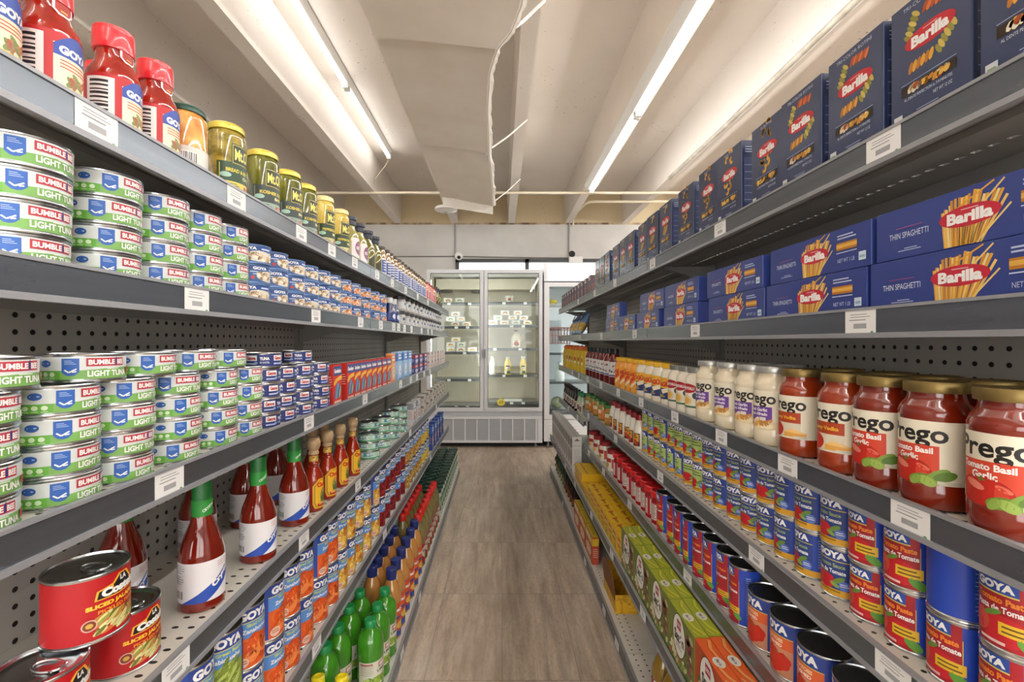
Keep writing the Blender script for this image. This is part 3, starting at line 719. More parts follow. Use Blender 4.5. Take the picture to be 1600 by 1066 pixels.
def caper_jar(kind):
    cont = mottled('stuffed_olives_in_jar', '#a5824a', '#7a5a34', 60, .12, .8) if kind == 0 else mottled('roast_peppers_in_jar', '#b84a3c', '#d98a6a', 40, .12, .8)
    o = lathe_obj('olive_jar', [(0, 0), (.026, 0), (.028, .003), (.028, .112), (.024, .124), (.022, .13), (0, .13)], cont, seg=24)
    lathe_obj('screw_lid', [(.0235, .126), (.025, .128), (.025, .142), (0, .144)], M('#4a4038' if kind == 0 else '#8c2c28', .35, .3), o, 20)
    a = Art(); wrap(a, .028, .018, .088, '#dcdfe6' if kind == 0 else '#d9c6c0'); c = '#4a5f9c' if kind == 0 else '#b5404a'
    a.rect(-.03, .024, .03, .080, c); a.lines(-.022, .022, .070, 4, .012, '#e8e8ea', .004); a.ell(.045, .05, .01, .02, c, 10); a.ell(-.045, .05, .01, .02, c, 10)
    a.build('label', cyl(.028), o, .01, True); return o
# --- fish cracker boxes and other cartons
def carton(name, w, d, h, color, bev=.0012, rough=.38):
    o = box_obj(name, -w / 2, w / 2, -d / 2, d / 2, 0, h, M(color, rough), None, bev); return o
def sardine_box(orange=False):
    w, d, h = .073, .028, .128; o = carton('sardine_box', w, d, h, '#c4281e')
    a = Art(); a.rect(-w / 2 + .001, .001, w / 2 - .001, h - .001, '#cf2c20'); a.rect(-w / 2 + .001, h - .034, w / 2 - .001, h - .004, '#35427e'); a.txt('Gondolero', 0, h - .019, .014, W, .06, .05)
    a.poly([(-.036, .070), (-.02, .084), (.01, .090), (.036, .094), (.036, .080), (.0, .076), (-.03, .062)], '#e6b83c')
    for k in range(4): a.ell(-.012 + .010 * k, .046 - .002 * k, .030 - .003 * k, .0075, ['#4d7fb5', '#7fa7c9', '#3c4f6e', '#8fb5a4'][k], 14, 1.15)
    a.rect(-.03, .008, .03, .014, '#e9c9b0'); a.build('label', face_front(d), o)
    s = Art(); s.rect(-d / 2 + .001, .001, d / 2 - .001, h - .001, '#b8261c' if not orange else '#dd7a2a'); s.lines(-.009, .009, .09, 5, .008, '#e8c4b4', .002); s.build('side_print', face_minus(w), o)
    return o
def tall_box(name, w, d, h, base, accent, accent2, seed, bars=3):
    o = carton(name, w, d, h, base); a = Art(); rnd = random.Random(seed)
    a.rect(-w / 2 + .001, .001, w / 2 - .001, h - .001, base); a.rect(-w / 2 + .001, h * .68, w / 2 - .001, h * .95, accent); a.lines(-w * .36, w * .36, h * .85, 2, h * .1, W, h * .06)
    a.ell(0, h * .36, w * .36, h * .2, accent2, 16); a.blobs(-w * .36, h * .16, w * .36, h * .56, 10, w * .13, h * .05, [accent2, accent, '#e9dcc6'], seed); a.rect(-w * .4, h * .05, w * .4, h * .1, accent)
    a.build('label', face_front(d), o)
    for nm, mp in (('side_print', face_minus(w)), ('end_print', face_plus(w))):
        s = Art(); s.rect(-d / 2 + .001, .001, d / 2 - .001, h - .001, base); s.rect(-d / 2 + .001, h * .68, d / 2 - .001, h * .95, accent); s.lines(-d * .38, d * .38, h * .55, 5, h * .07, accent2, h * .02); s.build(nm, mp, o)
    return o
# --- red jalapeno can
def jalapeno_can():
    R, h = .049, .0915; r = R - .0012; a = Art(); wrap(a, r, .0045, h - .0045, '#b01018')
    for u in (.004,):
        a.poly([(u - .022, .0475), (u - .020, .058), (u - .006, .0615), (u + .001, .070), (u + .012, .070), (u + .018, .0615), (u + .034, .0600), (u + .036, .049), (u + .0, .0465)], '#eeb13a')
        a.poly([(u - .020, .0485), (u - .018, .0568), (u - .004, .0602), (u + .003, .0685), (u + .010, .0685), (u + .016, .0602), (u + .032, .0588), (u + .034, .0502), (u, .048)], K)
        a.txt('LA', u + .0065, .0640, .006, W, .008, .05); a.txt('Coste\u00f1a', u + .007, .0540, .0098, W, .046, .07)
        a.txt('SLICED JALAPE\u00d1OS', u + .004, .0410, .0072, '#f2c53a', .066, .06); a.txt('PICKLED PEPPERS', u + .006, .0338, .0042, '#e8952e', .050, .03)
        a.blobs(u - .026, .0065, u + .044, .0315, 46, .0080, .0030, ['#c9bf74', '#9a9c48', '#e3dca4', '#6e7430', '#b8843c', '#d9cf8e', '#d0703c'], 8, .5)
        a.ell(u - .026, .0225, .0066, .0066, '#d8a89a', 16); a.ell(u - .026, .0225, .0054, .0054, '#7a3a22', 14); a.ell(u - .026, .0225, .0032, .0028, '#c9a24a', 10)
    a.rect(-.100, .010, -.092, .070, '#d8b0a8'); a.lines(-.0995, -.0925, .066, 14, .004, '#8a2a2a', .0016)
    k = (h - .009) / .069 * 1.12
    a.ops[1:] = [([(x * 1.28, .0045 + (y - .0045) * 1.195) for x, y in vs], fs, mi, ly) for vs, fs, mi, ly in a.ops[1:]]
    return can('jalapeno_can', R, h, a, 48, True)
# --- hot sauces
def crystal_sauce():
    prof = [(0, 0), (.036, 0), (.0385, .003), (.0388, .008), (.0380, .015), (.0384, .018), (.0384, .090), (.0380, .100), (.033, .122), (.024, .146), (.017, .166), (.0155, .176), (.0150, .196), (0, .196)]
    o = lathe_obj('hot_sauce_bottle', prof, mottled('red_hot_sauce', '#6c1405', '#821d08', 10, .10, .9), seg=40)
    lathe_obj('screw_cap', [(.0155, .192), (.0168, .193), (.0172, .230), (.016, .234), (0, .234)], M('#1d6b2f', .4), o, 24)
    sl = Art(); sl.poly([(-.026, .172), (.026, .172), (.030, .200), (-.030, .200)], '#2a8a36'); wrap(sl, .0172, .170, .2005, '#2a8a36'); sl.txt('CRYSTAL', .0, .186, .0055, '#e6efe4', .026, .03, rot=.5); sl.build('neck_seal', cyl(.0176), o, .006, True)
    a = Art(); r = .0384
    a.poly([(-.094, .018)] + [(.072, .018), (.072, .092), (-.094, .092)], '#e6e4e6')
    a.poly([(-.062, .018), (-.020, .018), (.010, .038), (.036, .056), (.036, .084), (-.006, .052), (-.034, .034)], '#2b4fae')
    a.txt('Crystal', .010, .056, .0135, W, .046, .06, rot=.62);
    a.ell(.014, .080, .020, .010, '#e6e4e6', 16); a.lines(.0, .026, .085, 3, .004, '#c46a70', .001)
    a.lines(-.090, -.056, .086, 4, .0042, '#a9a2a4', .0014); a.lines(-.088, -.058, .066, 4, .0042, '#8f8c94', .0014); a.barcode(-.086, .024, -.060, .042)
    a.build('label', cyl(r), o, .006, True); return o
def cholula():
    prof = [(0, 0), (.026, 0), (.028, .003), (.028, .090), (.0265, .100), (.020, .118), (.0150, .128), (.0160, .131), (.0140, .134), (.0155, .138), (.0130, .142), (.0120, .164), (0, .164)]
    o = lathe_obj('hot_sauce_bottle', prof, mottled('orange_red_hot_sauce', '#8c1c08', '#a22a0b', 10, .10, .9), seg=32)
    lathe_obj('wooden_stopper', [(.0125, .164), (.0150, .166), (.0150, .172), (.0125, .176), (.0155, .180), (.0195, .190), (.0195, .202), (.0165, .211), (.010, .216), (0, .217)], mottled('turned_wood', '#a88a66', '#b99c78', 18, .6, 0, (1, 1, .2)), o, 24)
    n = Art(); wrap(n, .0126, .144, .162, '#caa44a'); n.blobs(-.03, .146, .03, .160, 10, .004, .003, ['#6a8a3a', '#b83a20', '#e2c46a'], 3); n.build('neck_seal', cyl(.0128), o, .006, True)
    a = Art(); pts = [(-.030, .010), (.030, .010), (.036, .024), (.036, .076), (.018, .096), (-.018, .096), (-.036, .076), (-.036, .024)]
    a.poly(pts, '#e0a91e'); a.poly([(x * .86, .053 + (y - .053) * .9) for x, y in pts], '#8c6a14'); a.poly([(x * .80, .053 + (y - .053) * .86) for x, y in pts], '#e6b42c')
    a.txt('Cholula', 0, .078, .014, '#c02a1c', .046, .06); a.ell(0, .046, .014, .022, '#b98a3a', 16); a.ell(0, .052, .008, .010, '#6b7f3e', 12); a.rect(-.012, .028, .012, .044, '#4f6a38'); a.ell(0, .058, .0045, .0055, '#c99a6a', 10)
    a.rect(-.022, .016, .022, .024, '#c02a1c'); a.lines(-.018, .018, .021, 1, .003, W, .0016)
    a.build('label', cyl(.028), o, .006, True); return o
# --- green tins in sauce
def green_tin():
    R, h = .046, .036; r = R - .0012; a = Art(); wrap(a, r, .0042, h - .0042, '#a9c9b4'); wrap(a, r, .0042, .010, '#4d9a6a')
    for u in (0, -pi * r * .55, pi * r * .55):
        a.ell(u - .010, .0215, .028, .0085, '#4a8f9c', 16); a.txt('GOYA', u + .006, .0225, .0095, W, .034, .06); a.rect(u - .034, .0125, u + .03, .0145, '#e4efe6'); a.ell(u - .03, .022, .008, .006, '#cfe0d4', 10)
    return can('fish_tin', R, h, a, lid_mat=M('#3f4347', .35, .6))
# --- vegetable cans
VEG = {'carrot': ('#e2622a', ['#e8702e', '#d9541c', '#f08a48', '#c8481a'], .011, .009), 'green_bean': ('#8a9c3c', ['#9aac4a', '#7f9134', '#b5c46a', '#6c7f2c'], .016, .0038), 'fruit': ('#d9a23a', ['#e6b84c', '#c87f2a', '#f0d27a', '#b8602a', '#8a9a4a'], .008, .006),
       'kidney_bean': ('#8c1f22', ['#8c1f22', '#6e1518', '#a83034', '#551013'], .008, .0045), 'chickpea': ('#b98a3a', ['#c89c4a', '#a87a2e', '#dab86a', '#8f6424'], .006, .0055), 'corn': ('#dcb83a', ['#e6c84a', '#d0a52c', '#f0dc7a'], .005, .005)}
def veg_can(kind, name):
    R, h = .0372, .112; r = R - .0012; a = Art(); base, pal, ru, rv = VEG[kind]; wrap(a, r, .0045, h - .0045, '#2c4fa8')
    for u in (-.008, pi * r - .001):
        lo, hi = u - .036, min(u + .036, pi * r)
        if u > 1e-3 + .05: lo, hi = pi * r - .040, pi * r
        a.rect(lo, .0045, hi, h - .0045, '#5b8fd0'); a.rect(lo, .086, hi, h - .0045, '#27418f'); a.rect(lo, .0845, hi, .0862, '#d8c65a')
        a.rect(lo, .0045, hi, .058, base)
        if u < .05:
            a.txt('GOYA', u, .0965, .0150, W, .060, .06)
            a.txt({'carrot': 'Sliced Carrots', 'green_bean': 'Green Beans', 'fruit': 'Mixed Fruit', 'kidney_bean': 'Red Beans', 'chickpea': 'Chick Peas', 'corn': 'Corn'}[kind], u + .008, .0795, .0060, '#c9d65a', .046, .03)
            a.txt({'carrot': 'Zanahorias', 'green_bean': 'Habichuelas', 'fruit': 'Frutas', 'kidney_bean': 'Habichuelas', 'chickpea': 'Garbanzos', 'corn': 'Ma\u00edz'}[kind], u + .002, .0695, .0075, W, .050, .03)
            a.blobs(u - .036, .0055, u + .036, .062, 46, ru, rv, pal, 5, .9 if kind == 'green_bean' else None, 10)
            if kind in ('carrot', 'fruit'): a.ell(u - .022, .016, .011, .009, '#e9c4b0', 12); a.lines(u - .030, u - .014, .018, 2, .004, '#b04a2a', .0015)
    a.rect(.040, .012, .058, .095, '#2a4796'); a.lines(.042, .056, .090, 16, .0048, '#9fb4e0', .0014); a.rect(-.070, .010, -.052, .098, '#2a4796'); a.lines(-.068, -.054, .092, 14, .005, '#9fb4e0', .0016)
    a.ops[1:] = [([(x, .0045 + (y - .0045) * 1.066) for x, y in vs], fs, mi, ly) for vs, fs, mi, ly in a.ops[1:]]
    a.ops[0] = ([(x, .0045 if y < .05 else .1145) for x, y in a.ops[0][0]],) + a.ops[0][1:]
    return rescale(can(name, R, .119, a, 36), 1.15, 1.118)
# --- bottles on the bottom shelf
def big_bottle(name, prof, liquid, cap_prof, cap, art, R, seg=32, extra=None, k=1):
    o = lathe_obj(name, prof, liquid, seg=seg); lathe_obj('screw_cap', cap_prof, cap, o, 24)
    if art: art.build('label', cyl(R), o, .008, True)
    return rescale(o, k, 1)
def lime_bottle():
    R = .0395; a = Art(); a.rect(-.058, .045, .058, .128, '#d8d6c4'); a.blobs(-.054, .047, .054, .078, 16, .013, .010, ['#8db03a', '#b9cf6a', '#5f8a24'], 6)
    a.rect(.004, .104, .040, .122, '#a83a3a'); a.rect(.007, .107, .037, .119, '#e4dcd0'); a.txt('LIME', .014, .094, .010, '#3a5f2a', .030, .03); a.lines(-.052, -.012, .120, 7, .006, '#9a8f7a', .0016); a.rect(-.052, .118, -.014, .123, '#a84a44')
    pr = [(0, 0), (R - .004, 0), (R, .006), (R - .001, .03), (R, .036), (R - .0008, .042), (R - .0008, .132), (R, .138), (R, .170), (.0382, .186), (.0345, .200), (.0275, .212), (.019, .220), (.0145, .2245), (.0145, .238), (0, .238)]
    return big_bottle('lime_juice_bottle', pr, M('#3f8a1e', .12, 0, .8), [(.0155, .230), (.0172, .232), (.0172, .252), (.0155, .255), (0, .255)], M('#1f8a4a', .4), a, R - .0008, k=1.17)
def lemon_bottle():
    R = .036; a = Art(); wrap(a, R - .0008, .035, .12, '#d8d6c4'); a.ell(.0, .06, .02, .016, '#e6cf3a')
    pr = [(0, 0), (R - .004, 0), (R, .006), (R - .0008, .03), (R - .0008, .125), (R, .13), (.030, .16), (.016, .185), (.014, .195), (0, .195)]
    return big_bottle('lemon_juice_bottle', pr, M('#4f8f22', .12, 0, .8), [(.0175, .188), (.0195, .19), (.0195, .208), (.012, .212), (.012, .208), (0, .208)], M('#e6d21e', .4), a, R - .0008)
def mojo_bottle(kind):
    R = .037; a = Art()
    if kind == 0:
        wrap(a, R - .0008, .030, .150, '#c8481c'); wrap(a, R - .0008, .012, .036, '#2c4a9a'); a.rect(-.03, .095, .03, .140, '#d8572a'); a.txt('MOJO', 0, .118, .016, W, .045, .05); a.rect(-.028, .085, .028, .093, '#2c4a9a'); a.ell(.0, .058, .022, .016, '#e6b84a', 14); a.lines(-.07, -.04, .13, 8, .01, '#efcdb6', .003); a.lines(.04, .066, .13, 8, .01, '#efcdb6', .003)
        liq = mottled('orange_marinade', '#b4793a', '#c48c4a', 12, .12, .8); cap = M('#25306e', .4)
    else:
        wrap(a, R - .0008, .020, .125, '#a8261c'); a.ell(0, .078, .024, .030, '#cfc4a8', 16); a.txt('GOYA', 0, .085, .012, '#2c3f8a', .036, .05); a.ell(.01, .050, .012, .01, '#7d9a4a', 10); a.lines(-.066, -.036, .11, 7, .01, '#e6b8a8', .003); wrap(a, R - .0008, .020, .028, '#7d1a14')
        liq = mottled('herb_vinegar', '#8a7a4a', '#6f6a3c', 14, .12, .8); cap = M('#d02420', .4)
    pr = [(0, 0), (R - .004, 0), (R, .006), (R - .0008, .012), (R - .0008, .155), (R, .16), (R - .002, .185), (.028, .215), (.0185, .238), (.0165, .246), (0, .246)]
    return big_bottle('marinade_bottle', pr, liq, [(.018, .240), (.0195, .242), (.0195, .255), (.0205, .257), (.0205, .282), (.018, .285), (0, .285)] if kind == 0 else [(.018, .240), (.0195, .242), (.0195, .272), (.017, .276), (0, .276)], cap, a, R - .0008, k=1.09)
def green_tub():
    R = .042; a = Art(); wrap(a, R, .02, .16, '#d8dcd0'); a.rect(-.03, .05, .03, .15, '#2f6b43'); a.ell(0, .1, .022, .03, '#e0e4d6'); a.rect(.045, .03, .07, .15, '#3f8a55'); a.rect(-.075, .03, -.05, .15, '#3f8a55'); a.blobs(-.03, .022, .03, .05, 8, .012, .008, ['#8fae4a', '#c9c07a', '#5f8a3a'], 2)
    o = lathe_obj('powder_canister', [(0, 0), (R - .003, 0), (R, .004), (R, .172), (R - .003, .176), (0, .176)], M('#c9cfc4', .4), seg=28)
    lathe_obj('screw_lid', [(R - .002, .174), (R + .0015, .176), (R + .0015, .198), (R - .002, .202), (R - .010, .202), (R - .012, .199), (0, .199)], M('#16392a', .4), o, 28)
    a.build('label', cyl(R), o, .012, True); return o
# --- pasta boxes
NAVY, NAVYS = '#3a4462', '#304084'
def pasta(a, k, cu, cv, s=1.0):
    y1, y2 = '#d8a53c', '#b8802a'
    if k == 'rotini':
        for (du, dv, rot, c, c2) in ((-.026, .024, 1.15, '#c9b45a', '#8f8a3c'), (.024, -.021, .85, '#c9b45a', '#8f8a3c'), (.010, .037, -.1, '#d8733a', '#a84a24'), (-.012, -.034, .1, '#e0a53a', '#b8742a')):
            for q in range(6): t = (q - 2.5) * .0062; a.ell(cu + du + t * cos(rot), cv + dv + t * sin(rot), .0034, .0086, c if q % 2 else c2, 8, rot - .35, q > 0)
    elif k == 'elbows':
        for (du, dv, r0) in ((.006, .055, 0), (-.010, .040, 1.2), (.012, .034, 2.2), (-.016, -.020, 3.3), (.010, -.016, .6), (-.010, -.040, 4.4), (.002, -.03, 5.1)):
            for q in range(6): t = r0 + q * .5; a.ell(cu + du + .007 * cos(t), cv + dv + .007 * sin(t), .0042, .0042, y1 if q % 3 else y2, 8, 0, q > 0)
    else:
        for (u0, v0, u1, v1) in ((.0, .045, .018, .052), (-.006, .03, .004, .05), (-.02, -.045, -.006, -.016), (-.008, -.048, .008, -.018), (.004, -.04, .02, -.018)): a.bar(cu + u0, cv + v0, cu + u1, cv + v1, .009, y1); a.bar(cu + u0, cv + v0 - .001, cu + u1, cv + v1 - .001, .0025, y2)
def brand(a, cu, cv, w, h, m='#c22a34', ln='Barilla'):
    a.ell(cu, cv, w / 2, h / 2, m, 28); a.txt(ln, cu + w * .01, cv - h * .03, h * .56, W, w * .74, .05); a.rect(cu - w * .12, cv + h * .30, cu + w * .16, cv + h * .345, '#e6bcb8')
def rotini_box(kind, title):
    w, d, h = .118, .050, .182; o = carton('pasta_box', w, d, h, NAVY, .0015, .3); a = Art()
    a.rect(-w / 2 + .0015, .0015, w / 2 - .0015, h - .0015, M(NAVY, .24))
    cv = .118; brand(a, .002, cv, .074, .030); pasta(a, kind, .002, cv)
    brand(a, .002, cv, .074, .029)
    a.txt(title, 0, h - .0105, .0058, '#b9c0d6', .075 if len(title) > 7 else .04, .0); a.rect(-.040, .0625, .040, .0635, '#98a3c4')
    a.rect(-.040, .046, .040, .060, '#2a1d0c'); a.blobs(-.039, .0465, .039, .0595, 22, .006, .0042, ['#c98a2e', '#e0b04a', '#8a5a1e', '#e9dcc0', '#a8481e'] if kind == 'rotini' else ['#d8a03a', '#b87c22', '#e6c06a'], 9, .9, 7)
    a.txt('AL DENTE PERFECTION in 7-9 MINUTES', 0, .0405, .0042, '#c8cfe2', .07, 0); a.txt('NET WT 12 OZ', .022, .031, .0046, '#c8cfe2', .026, 0); a.rect(-.016, .018, .016, .0192, '#8f9bc0'); a.rect(-.012, .0145, .014, .0157, '#8f9bc0'); a.rect(-.052, .010, -.038, .022, '#c9ccd0'); a.rect(-.050, .0125, -.040, .016, '#7a9a6a')
    a.build('front_print', face_front(d), o)
    for nm, mp in (('side_print', face_plus(w)), ('end_print', face_minus(w))):
        s = Art(); s.rect(-d / 2 + .0015, .0015, d / 2 - .0015, h - .0015, M('#1f2846', .3)); s.rect(-.019, .03, .019, .14, '#2c365a')
        for q in range(6): s.rect(-.018, .036 + q * .017, .018, .037 + q * .017, '#8d97b8', q > 0)
        s.lines(-.016, .016, .165, 3, .006, '#aab3cc', .0016); s.build(nm, mp, o)
    return o
def spaghetti_box(title='THIN SPAGHETTI'):
    w, d, h = .272, .038, .0745; o = carton('spaghetti_box', w, d, h, NAVYS, .0015, .32); a = Art()
    a.rect(-w / 2 + .0015, .0015, w / 2 - .0015, h - .0015, M(NAVYS, .32))
    cu = .000; rnd = random.Random(4)
    for q in range(26):
        t = q / 25; x0 = cu - .026 + .044 * t; x1 = x0 + (-.004 + .034 * t * t) ; top = .045 + .024 * (1 - abs(t - .55) * 1.2) + rnd.uniform(-.006, .003)
        if q in (4, 7, 9, 15, 21): continue
        a.bar(x0, .0018, x1, min(top, .0725), .0034, ['#d99e34', '#e8bf66', '#c98a2a', '#eccf86'][q % 4], q % 3 > 0)
    a.bar(cu + .014, .002, cu + .052, .040, .0022, '#e8c67a'); a.bar(cu + .006, .034, cu + .045, .071, .0022, '#e8c67a'); a.bar(cu - .01, .05, cu + .034, .072, .0022, '#d99e34')
    brand(a, cu + .004, .038, .076, .027, '#bf2238')
    a.txt(title, -.080, .034, .0085, '#d9dff2', .062 if len(title) > 10 else .05, .0); a.rect(-.100, .044, -.058, .0455, '#8a4a86'); a.rect(-.086, .0135, -.066, .0148, '#b5bfe0'); a.rect(-.096, .0105, -.060, .0118, '#b5bfe0')
    a.rect(.062, .036, .108, .049, '#b8781e'); a.rect(.062, .040, .108, .046, '#dca94a'); a.lines(.064, .106, .060, 2, .005, '#b9c3e4', .0022); a.rect(.062, .031, .108, .0325, '#c9d2ee'); a.txt('NET WT 1 LB', .084, .018, .0065, '#c9d2ee', .038, .0); a.rect(.112, .012, .127, .026, '#c9d8e4'); a.rect(.114, .016, .125, .02, '#8fb0c4')
    a.build('front_print', face_front(d), o)
    t = Art(); t.rect(-w / 2 + .002, -d / 2 + .002, w / 2 - .002, d / 2 - .002, M(NAVYS, .32)); t.txt('Barilla', 0, 0, .016, W, .07, .04); t.build('top_print', face_top(h), o)
    return o
def noodle_bag():
    bm = bmesh.new(); n = 8; w, d, h = .15, .075, .20
    rows_ = []
    for j in range(n + 1):
        t = j / n; dd = d / 2 * max(.04, sin(pi * min(1, .10 + t * .92)) ** .6); ww = w / 2 * (1 - .10 * sin(pi * t))
        rows_.append([bm.verts.new((ww * cos(2 * pi * k / 20) * (1 if abs(cos(2 * pi * k / 20)) < .95 else 1.02), dd * sin(2 * pi * k / 20), h * t)) for k in range(20)])
    for j in range(n):
        for k in range(20):
            f = bm.faces.new((rows_[j][k], rows_[j][(k + 1) % 20], rows_[j + 1][(k + 1) % 20], rows_[j + 1][k])); f.material_index = 1 if 1 <= j <= 3 else 0
    bm.faces.new(rows_[0][::-1]); bm.faces.new(rows_[-1])
    o = link_mesh('noodle_bag', bm, [M('#7fa3cf', .25, 0, .6), mottled('egg_noodles_in_bag', '#d8b45a', '#b08a3a', 50, .25, .6)], None, True, 60)
    a = Art(); a.rect(-.045, .115, .045, .165, '#3f62a8'); a.txt('NOODLES', 0, .14, .018, W, .07, .05); a.ell(0, .07, .03, .022, '#e6d6a0'); a.rect(-.05, .172, .05, .18, '#cfdcec')
    a.build('label', lambda u, v, q: Vector((u, -d / 2 * 1.0 - q, v)), o, off=.001); return o
# --- jarred sauces
def sauce_jar(kind):
    C = {'basil': ('#701808', '#7e220c', '#cf432a'), 'vodka': ('#8e2a0c', '#9a3610', '#b0421c'), 'alfredo': ('#dccdae', '#e2d6ba', '#6b3f97')}[kind]
    R, h = .0400, .178
    o = lathe_obj('pasta_sauce_jar', [(0, .002), (R - .010, .002), (R - .006, 0), (R - .0015, .003), (R - .001, .008), (R, .012), (R, .0345), (R - .0006, .036), (R - .0006, .1245), (R, .126), (R, .134), (R - .003, .144), (R - .0085, .151), (R - .0100, .157), (R - .0100, .165), (0, .165)], mottled('sauce_' + kind, C[0], C[1], 26, .14, .9), seg=44)
    lathe_obj('screw_lid', [(R - .0095, .1620), (R - .0060, .1622), (R - .0056, .1635), (R - .0056, .1755), (R - .0068, .178), (R - .011, .178), (R - .012, .1768), (0, .1768)], M('#857040', .38, .7) if kind != 'alfredo' else M('#b9b9b4', .3, .6), o, 44)
    a = Art(); r = R - .0006; cream = '#e4dcc6'
    a.rect(-.050, .0305, .090, .1115, cream)
    a.txt('Prego', -.006, .0920, .030, '#1d1a18', .078, .025)
    a.rect(-.050, .0305, .024, .080, C[2]) if kind != 'alfredo' else a.rect(-.050, .048, .026, .078, C[2])
    if kind == 'basil':
        a.txt('Tomato Basil', -.010, .0735, .0078, W, .056, .035); a.txt('Garlic', -.010, .0635, .0088, W, .026, .035)
        a.ell(-.012, .045, .029, .0175, '#a81a12', 24); a.ell(-.011, .0455, .0265, .0155, '#bd2417', 24); a.ell(-.020, .0515, .012, .0045, '#e0806c', 12, -.3); a.ell(.008, .0515, .008, .003, '#d86a54', 10, -.4); a.ell(.006, .044, .006, .010, '#c93a28', 12, .2); a.bar(-.016, .060, -.008, .058, .002, '#5f7a2e'); a.bar(-.012, .062, -.014, .056, .002, '#5f7a2e'); a.ell(-.046, .040, .009, .011, '#e3d9cc', 14)
        for (u, v, rx, ry, rt, c) in ((.006, .036, .014, .007, .2, '#66862e'), (.022, .040, .016, .008, .7, '#7a9a3c'), (.012, .034, .010, .006, -.5, '#95ad50'), (.030, .042, .012, .006, .3, '#5a7c2a'), (.0, .034, .008, .005, .9, '#839f42')): a.ell(u, v, rx, ry, c, 14, rt)
        a.rect(.022, .0315, .046, .036, '#c9c2ae')
    elif kind == 'vodka':
        a.txt('Creamy Vodka', -.012, .0690, .0085, '#e8b83a', .056, .035); a.rect(-.050, .0305, .024, .060, '#d8cdb4'); a.ell(-.026, .046, .018, .014, '#c8281c', 20)
        a.poly([(-.006, .034), (.032, .034), (.034, .042), (.008, .050), (-.006, .043)], '#e0a24a'); a.poly([(-.006, .043), (.008, .050), (.034, .042), (.030, .0405)], '#ecc27a'); a.rect(.012, .032, .034, .036, '#c9c6b4')
        a.lines(.056, .064, .104, 15, .0045, '#4a4640', .003)
    else:
        a.txt('Roasted Garlic', -.012, .0715, .0070, W, .058, .03); a.txt('Parmesan Alfredo', -.012, .0625, .0066, W, .058, .03)
        a.rect(-.050, .0305, .036, .048, '#e0cfa6'); a.rect(.0, .044, .014, .056, '#d9d3c8'); a.blobs(-.048, .031, .034, .052, 26, .011, .0045, ['#d8a45a', '#e8c88a', '#b8803a', '#f0dfb8', '#c98f4a'], 5, .4)
    a.ops = [([(x, .0365 + (y - .0305) * 1.075) for x, y in vs], fs, mi, ly) for vs, fs, mi, ly in a.ops]
    a.build('label', cyl(r), o, .006, True); return rescale(o, 1.05, 1)
def alt_jar(kind):
    R, h = .037, .155
    cols = {'gardein': ('#e0d6c0', '#e9e2d0', '#8a8a84'), 'ragu_white': ('#ddd3bb', '#e6ddc8', '#e0ac1e'), 'ragu_cheese': ('#e6942c', '#eda548', '#e0ac1e')}[kind]
    o = lathe_obj('cheese_sauce_jar', [(0, 0), (R - .005, 0), (R - .001, .004), (R, .01), (R, .108), (R - .003, .122), (R - .009, .131), (R - .009, .138), (0, .138)], mottled('jar_sauce_' + kind, cols[0], cols[1], 20, .14, .8), seg=32)
    lathe_obj('screw_lid', [(R - .009, .136), (R - .0055, .138), (R - .0055, .152), (R - .008, .155), (0, .155)], M(cols[2], .35, .5 if kind == 'gardein' else 0), o, 32)
    a = Art()
    if kind == 'gardein': a.rect(-.036, .028, .036, .104, '#e4dcc8'); a.ell(0, .088, .030, .015, '#a8252c'); a.txt('BERTOLLI', 0, .088, .009, W, .046, .04); a.ell(-.006, .050, .022, .018, '#d8c9a0'); a.ell(-.004, .050, .013, .011, '#e6b04a'); a.ell(.026, .066, .010, .010, '#3a4a5a'); a.rect(-.036, .028, .036, .034, '#3f6a4a')
    elif kind == 'ragu_white': a.rect(-.040, .026, .040, .104, '#2a3668'); a.rect(-.040, .066, .040, .104, '#e0a830'); a.txt('RAG\u00da', 0, .082, .022, '#c22a24', .058, .06); a.poly([(-.01, .06), (.03, .07), (.034, .056), (.0, .046)], '#e3dac0'); a.lines(-.03, .01, .040, 2, .006, '#c9b45a', .003)
    else: a.rect(-.040, .024, .040, .104, '#e8962a'); a.txt('RAG\u00da', 0, .088, .020, '#b8301c', .056, .06); a.bar(-.03, .036, .02, .074, .016, '#c8442a'); a.bar(-.004, .03, .034, .06, .009, '#e9d9c0'); a.rect(-.03, .027, .03, .032, '#d8b03a')
    a.build('label', cyl(R), o, .008, True); return o
def bbq_bottle():
    o = lathe_obj('barbecue_sauce_bottle', [(0, 0), (.032, 0), (.034, .004), (.034, .13), (.029, .148), (.018, .165), (.016, .17), (0, .17)], M('#6b1710', .12, 0, .8), seg=24)
    lathe_obj('screw_cap', [(.017, .166), (.019, .168), (.019, .196), (0, .198)], M('#161616', .4), o, 20)
    a = Art(); wrap(a, .034, .045, .125, '#d8d4d2'); a.blobs(-.05, .06, .05, .118, 16, .008, .006, ['#3a3030', '#8a3a34', '#6a6a70'], 4); a.rect(-.05, .048, .05, .056, '#4a4f7a'); a.build('label', cyl(.034), o, .01, True); return o
def squeeze_bottle():
    o = lathe_obj('mustard_bottle', [(0, 0), (.030, 0), (.033, .004), (.033, .05), (.029, .09), (.032, .14), (.026, .165), (.018, .172), (0, .172)], M('#d9b51c', .3), seg=24)
    lathe_obj('flip_cap', [(.02, .17), (.026, .172), (.026, .192), (.012, .198), (.009, .205), (0, .206)], M('#dd6a20', .4), o, 20)
    a = Art(); a.rect(-.022, .06, .022, .13, '#d8c24a'); a.ell(0, .1, .016, .016, '#b8402a'); a.rect(-.016, .068, .016, .078, W); a.build('label', cyl(.0335), o, .008, True); return o
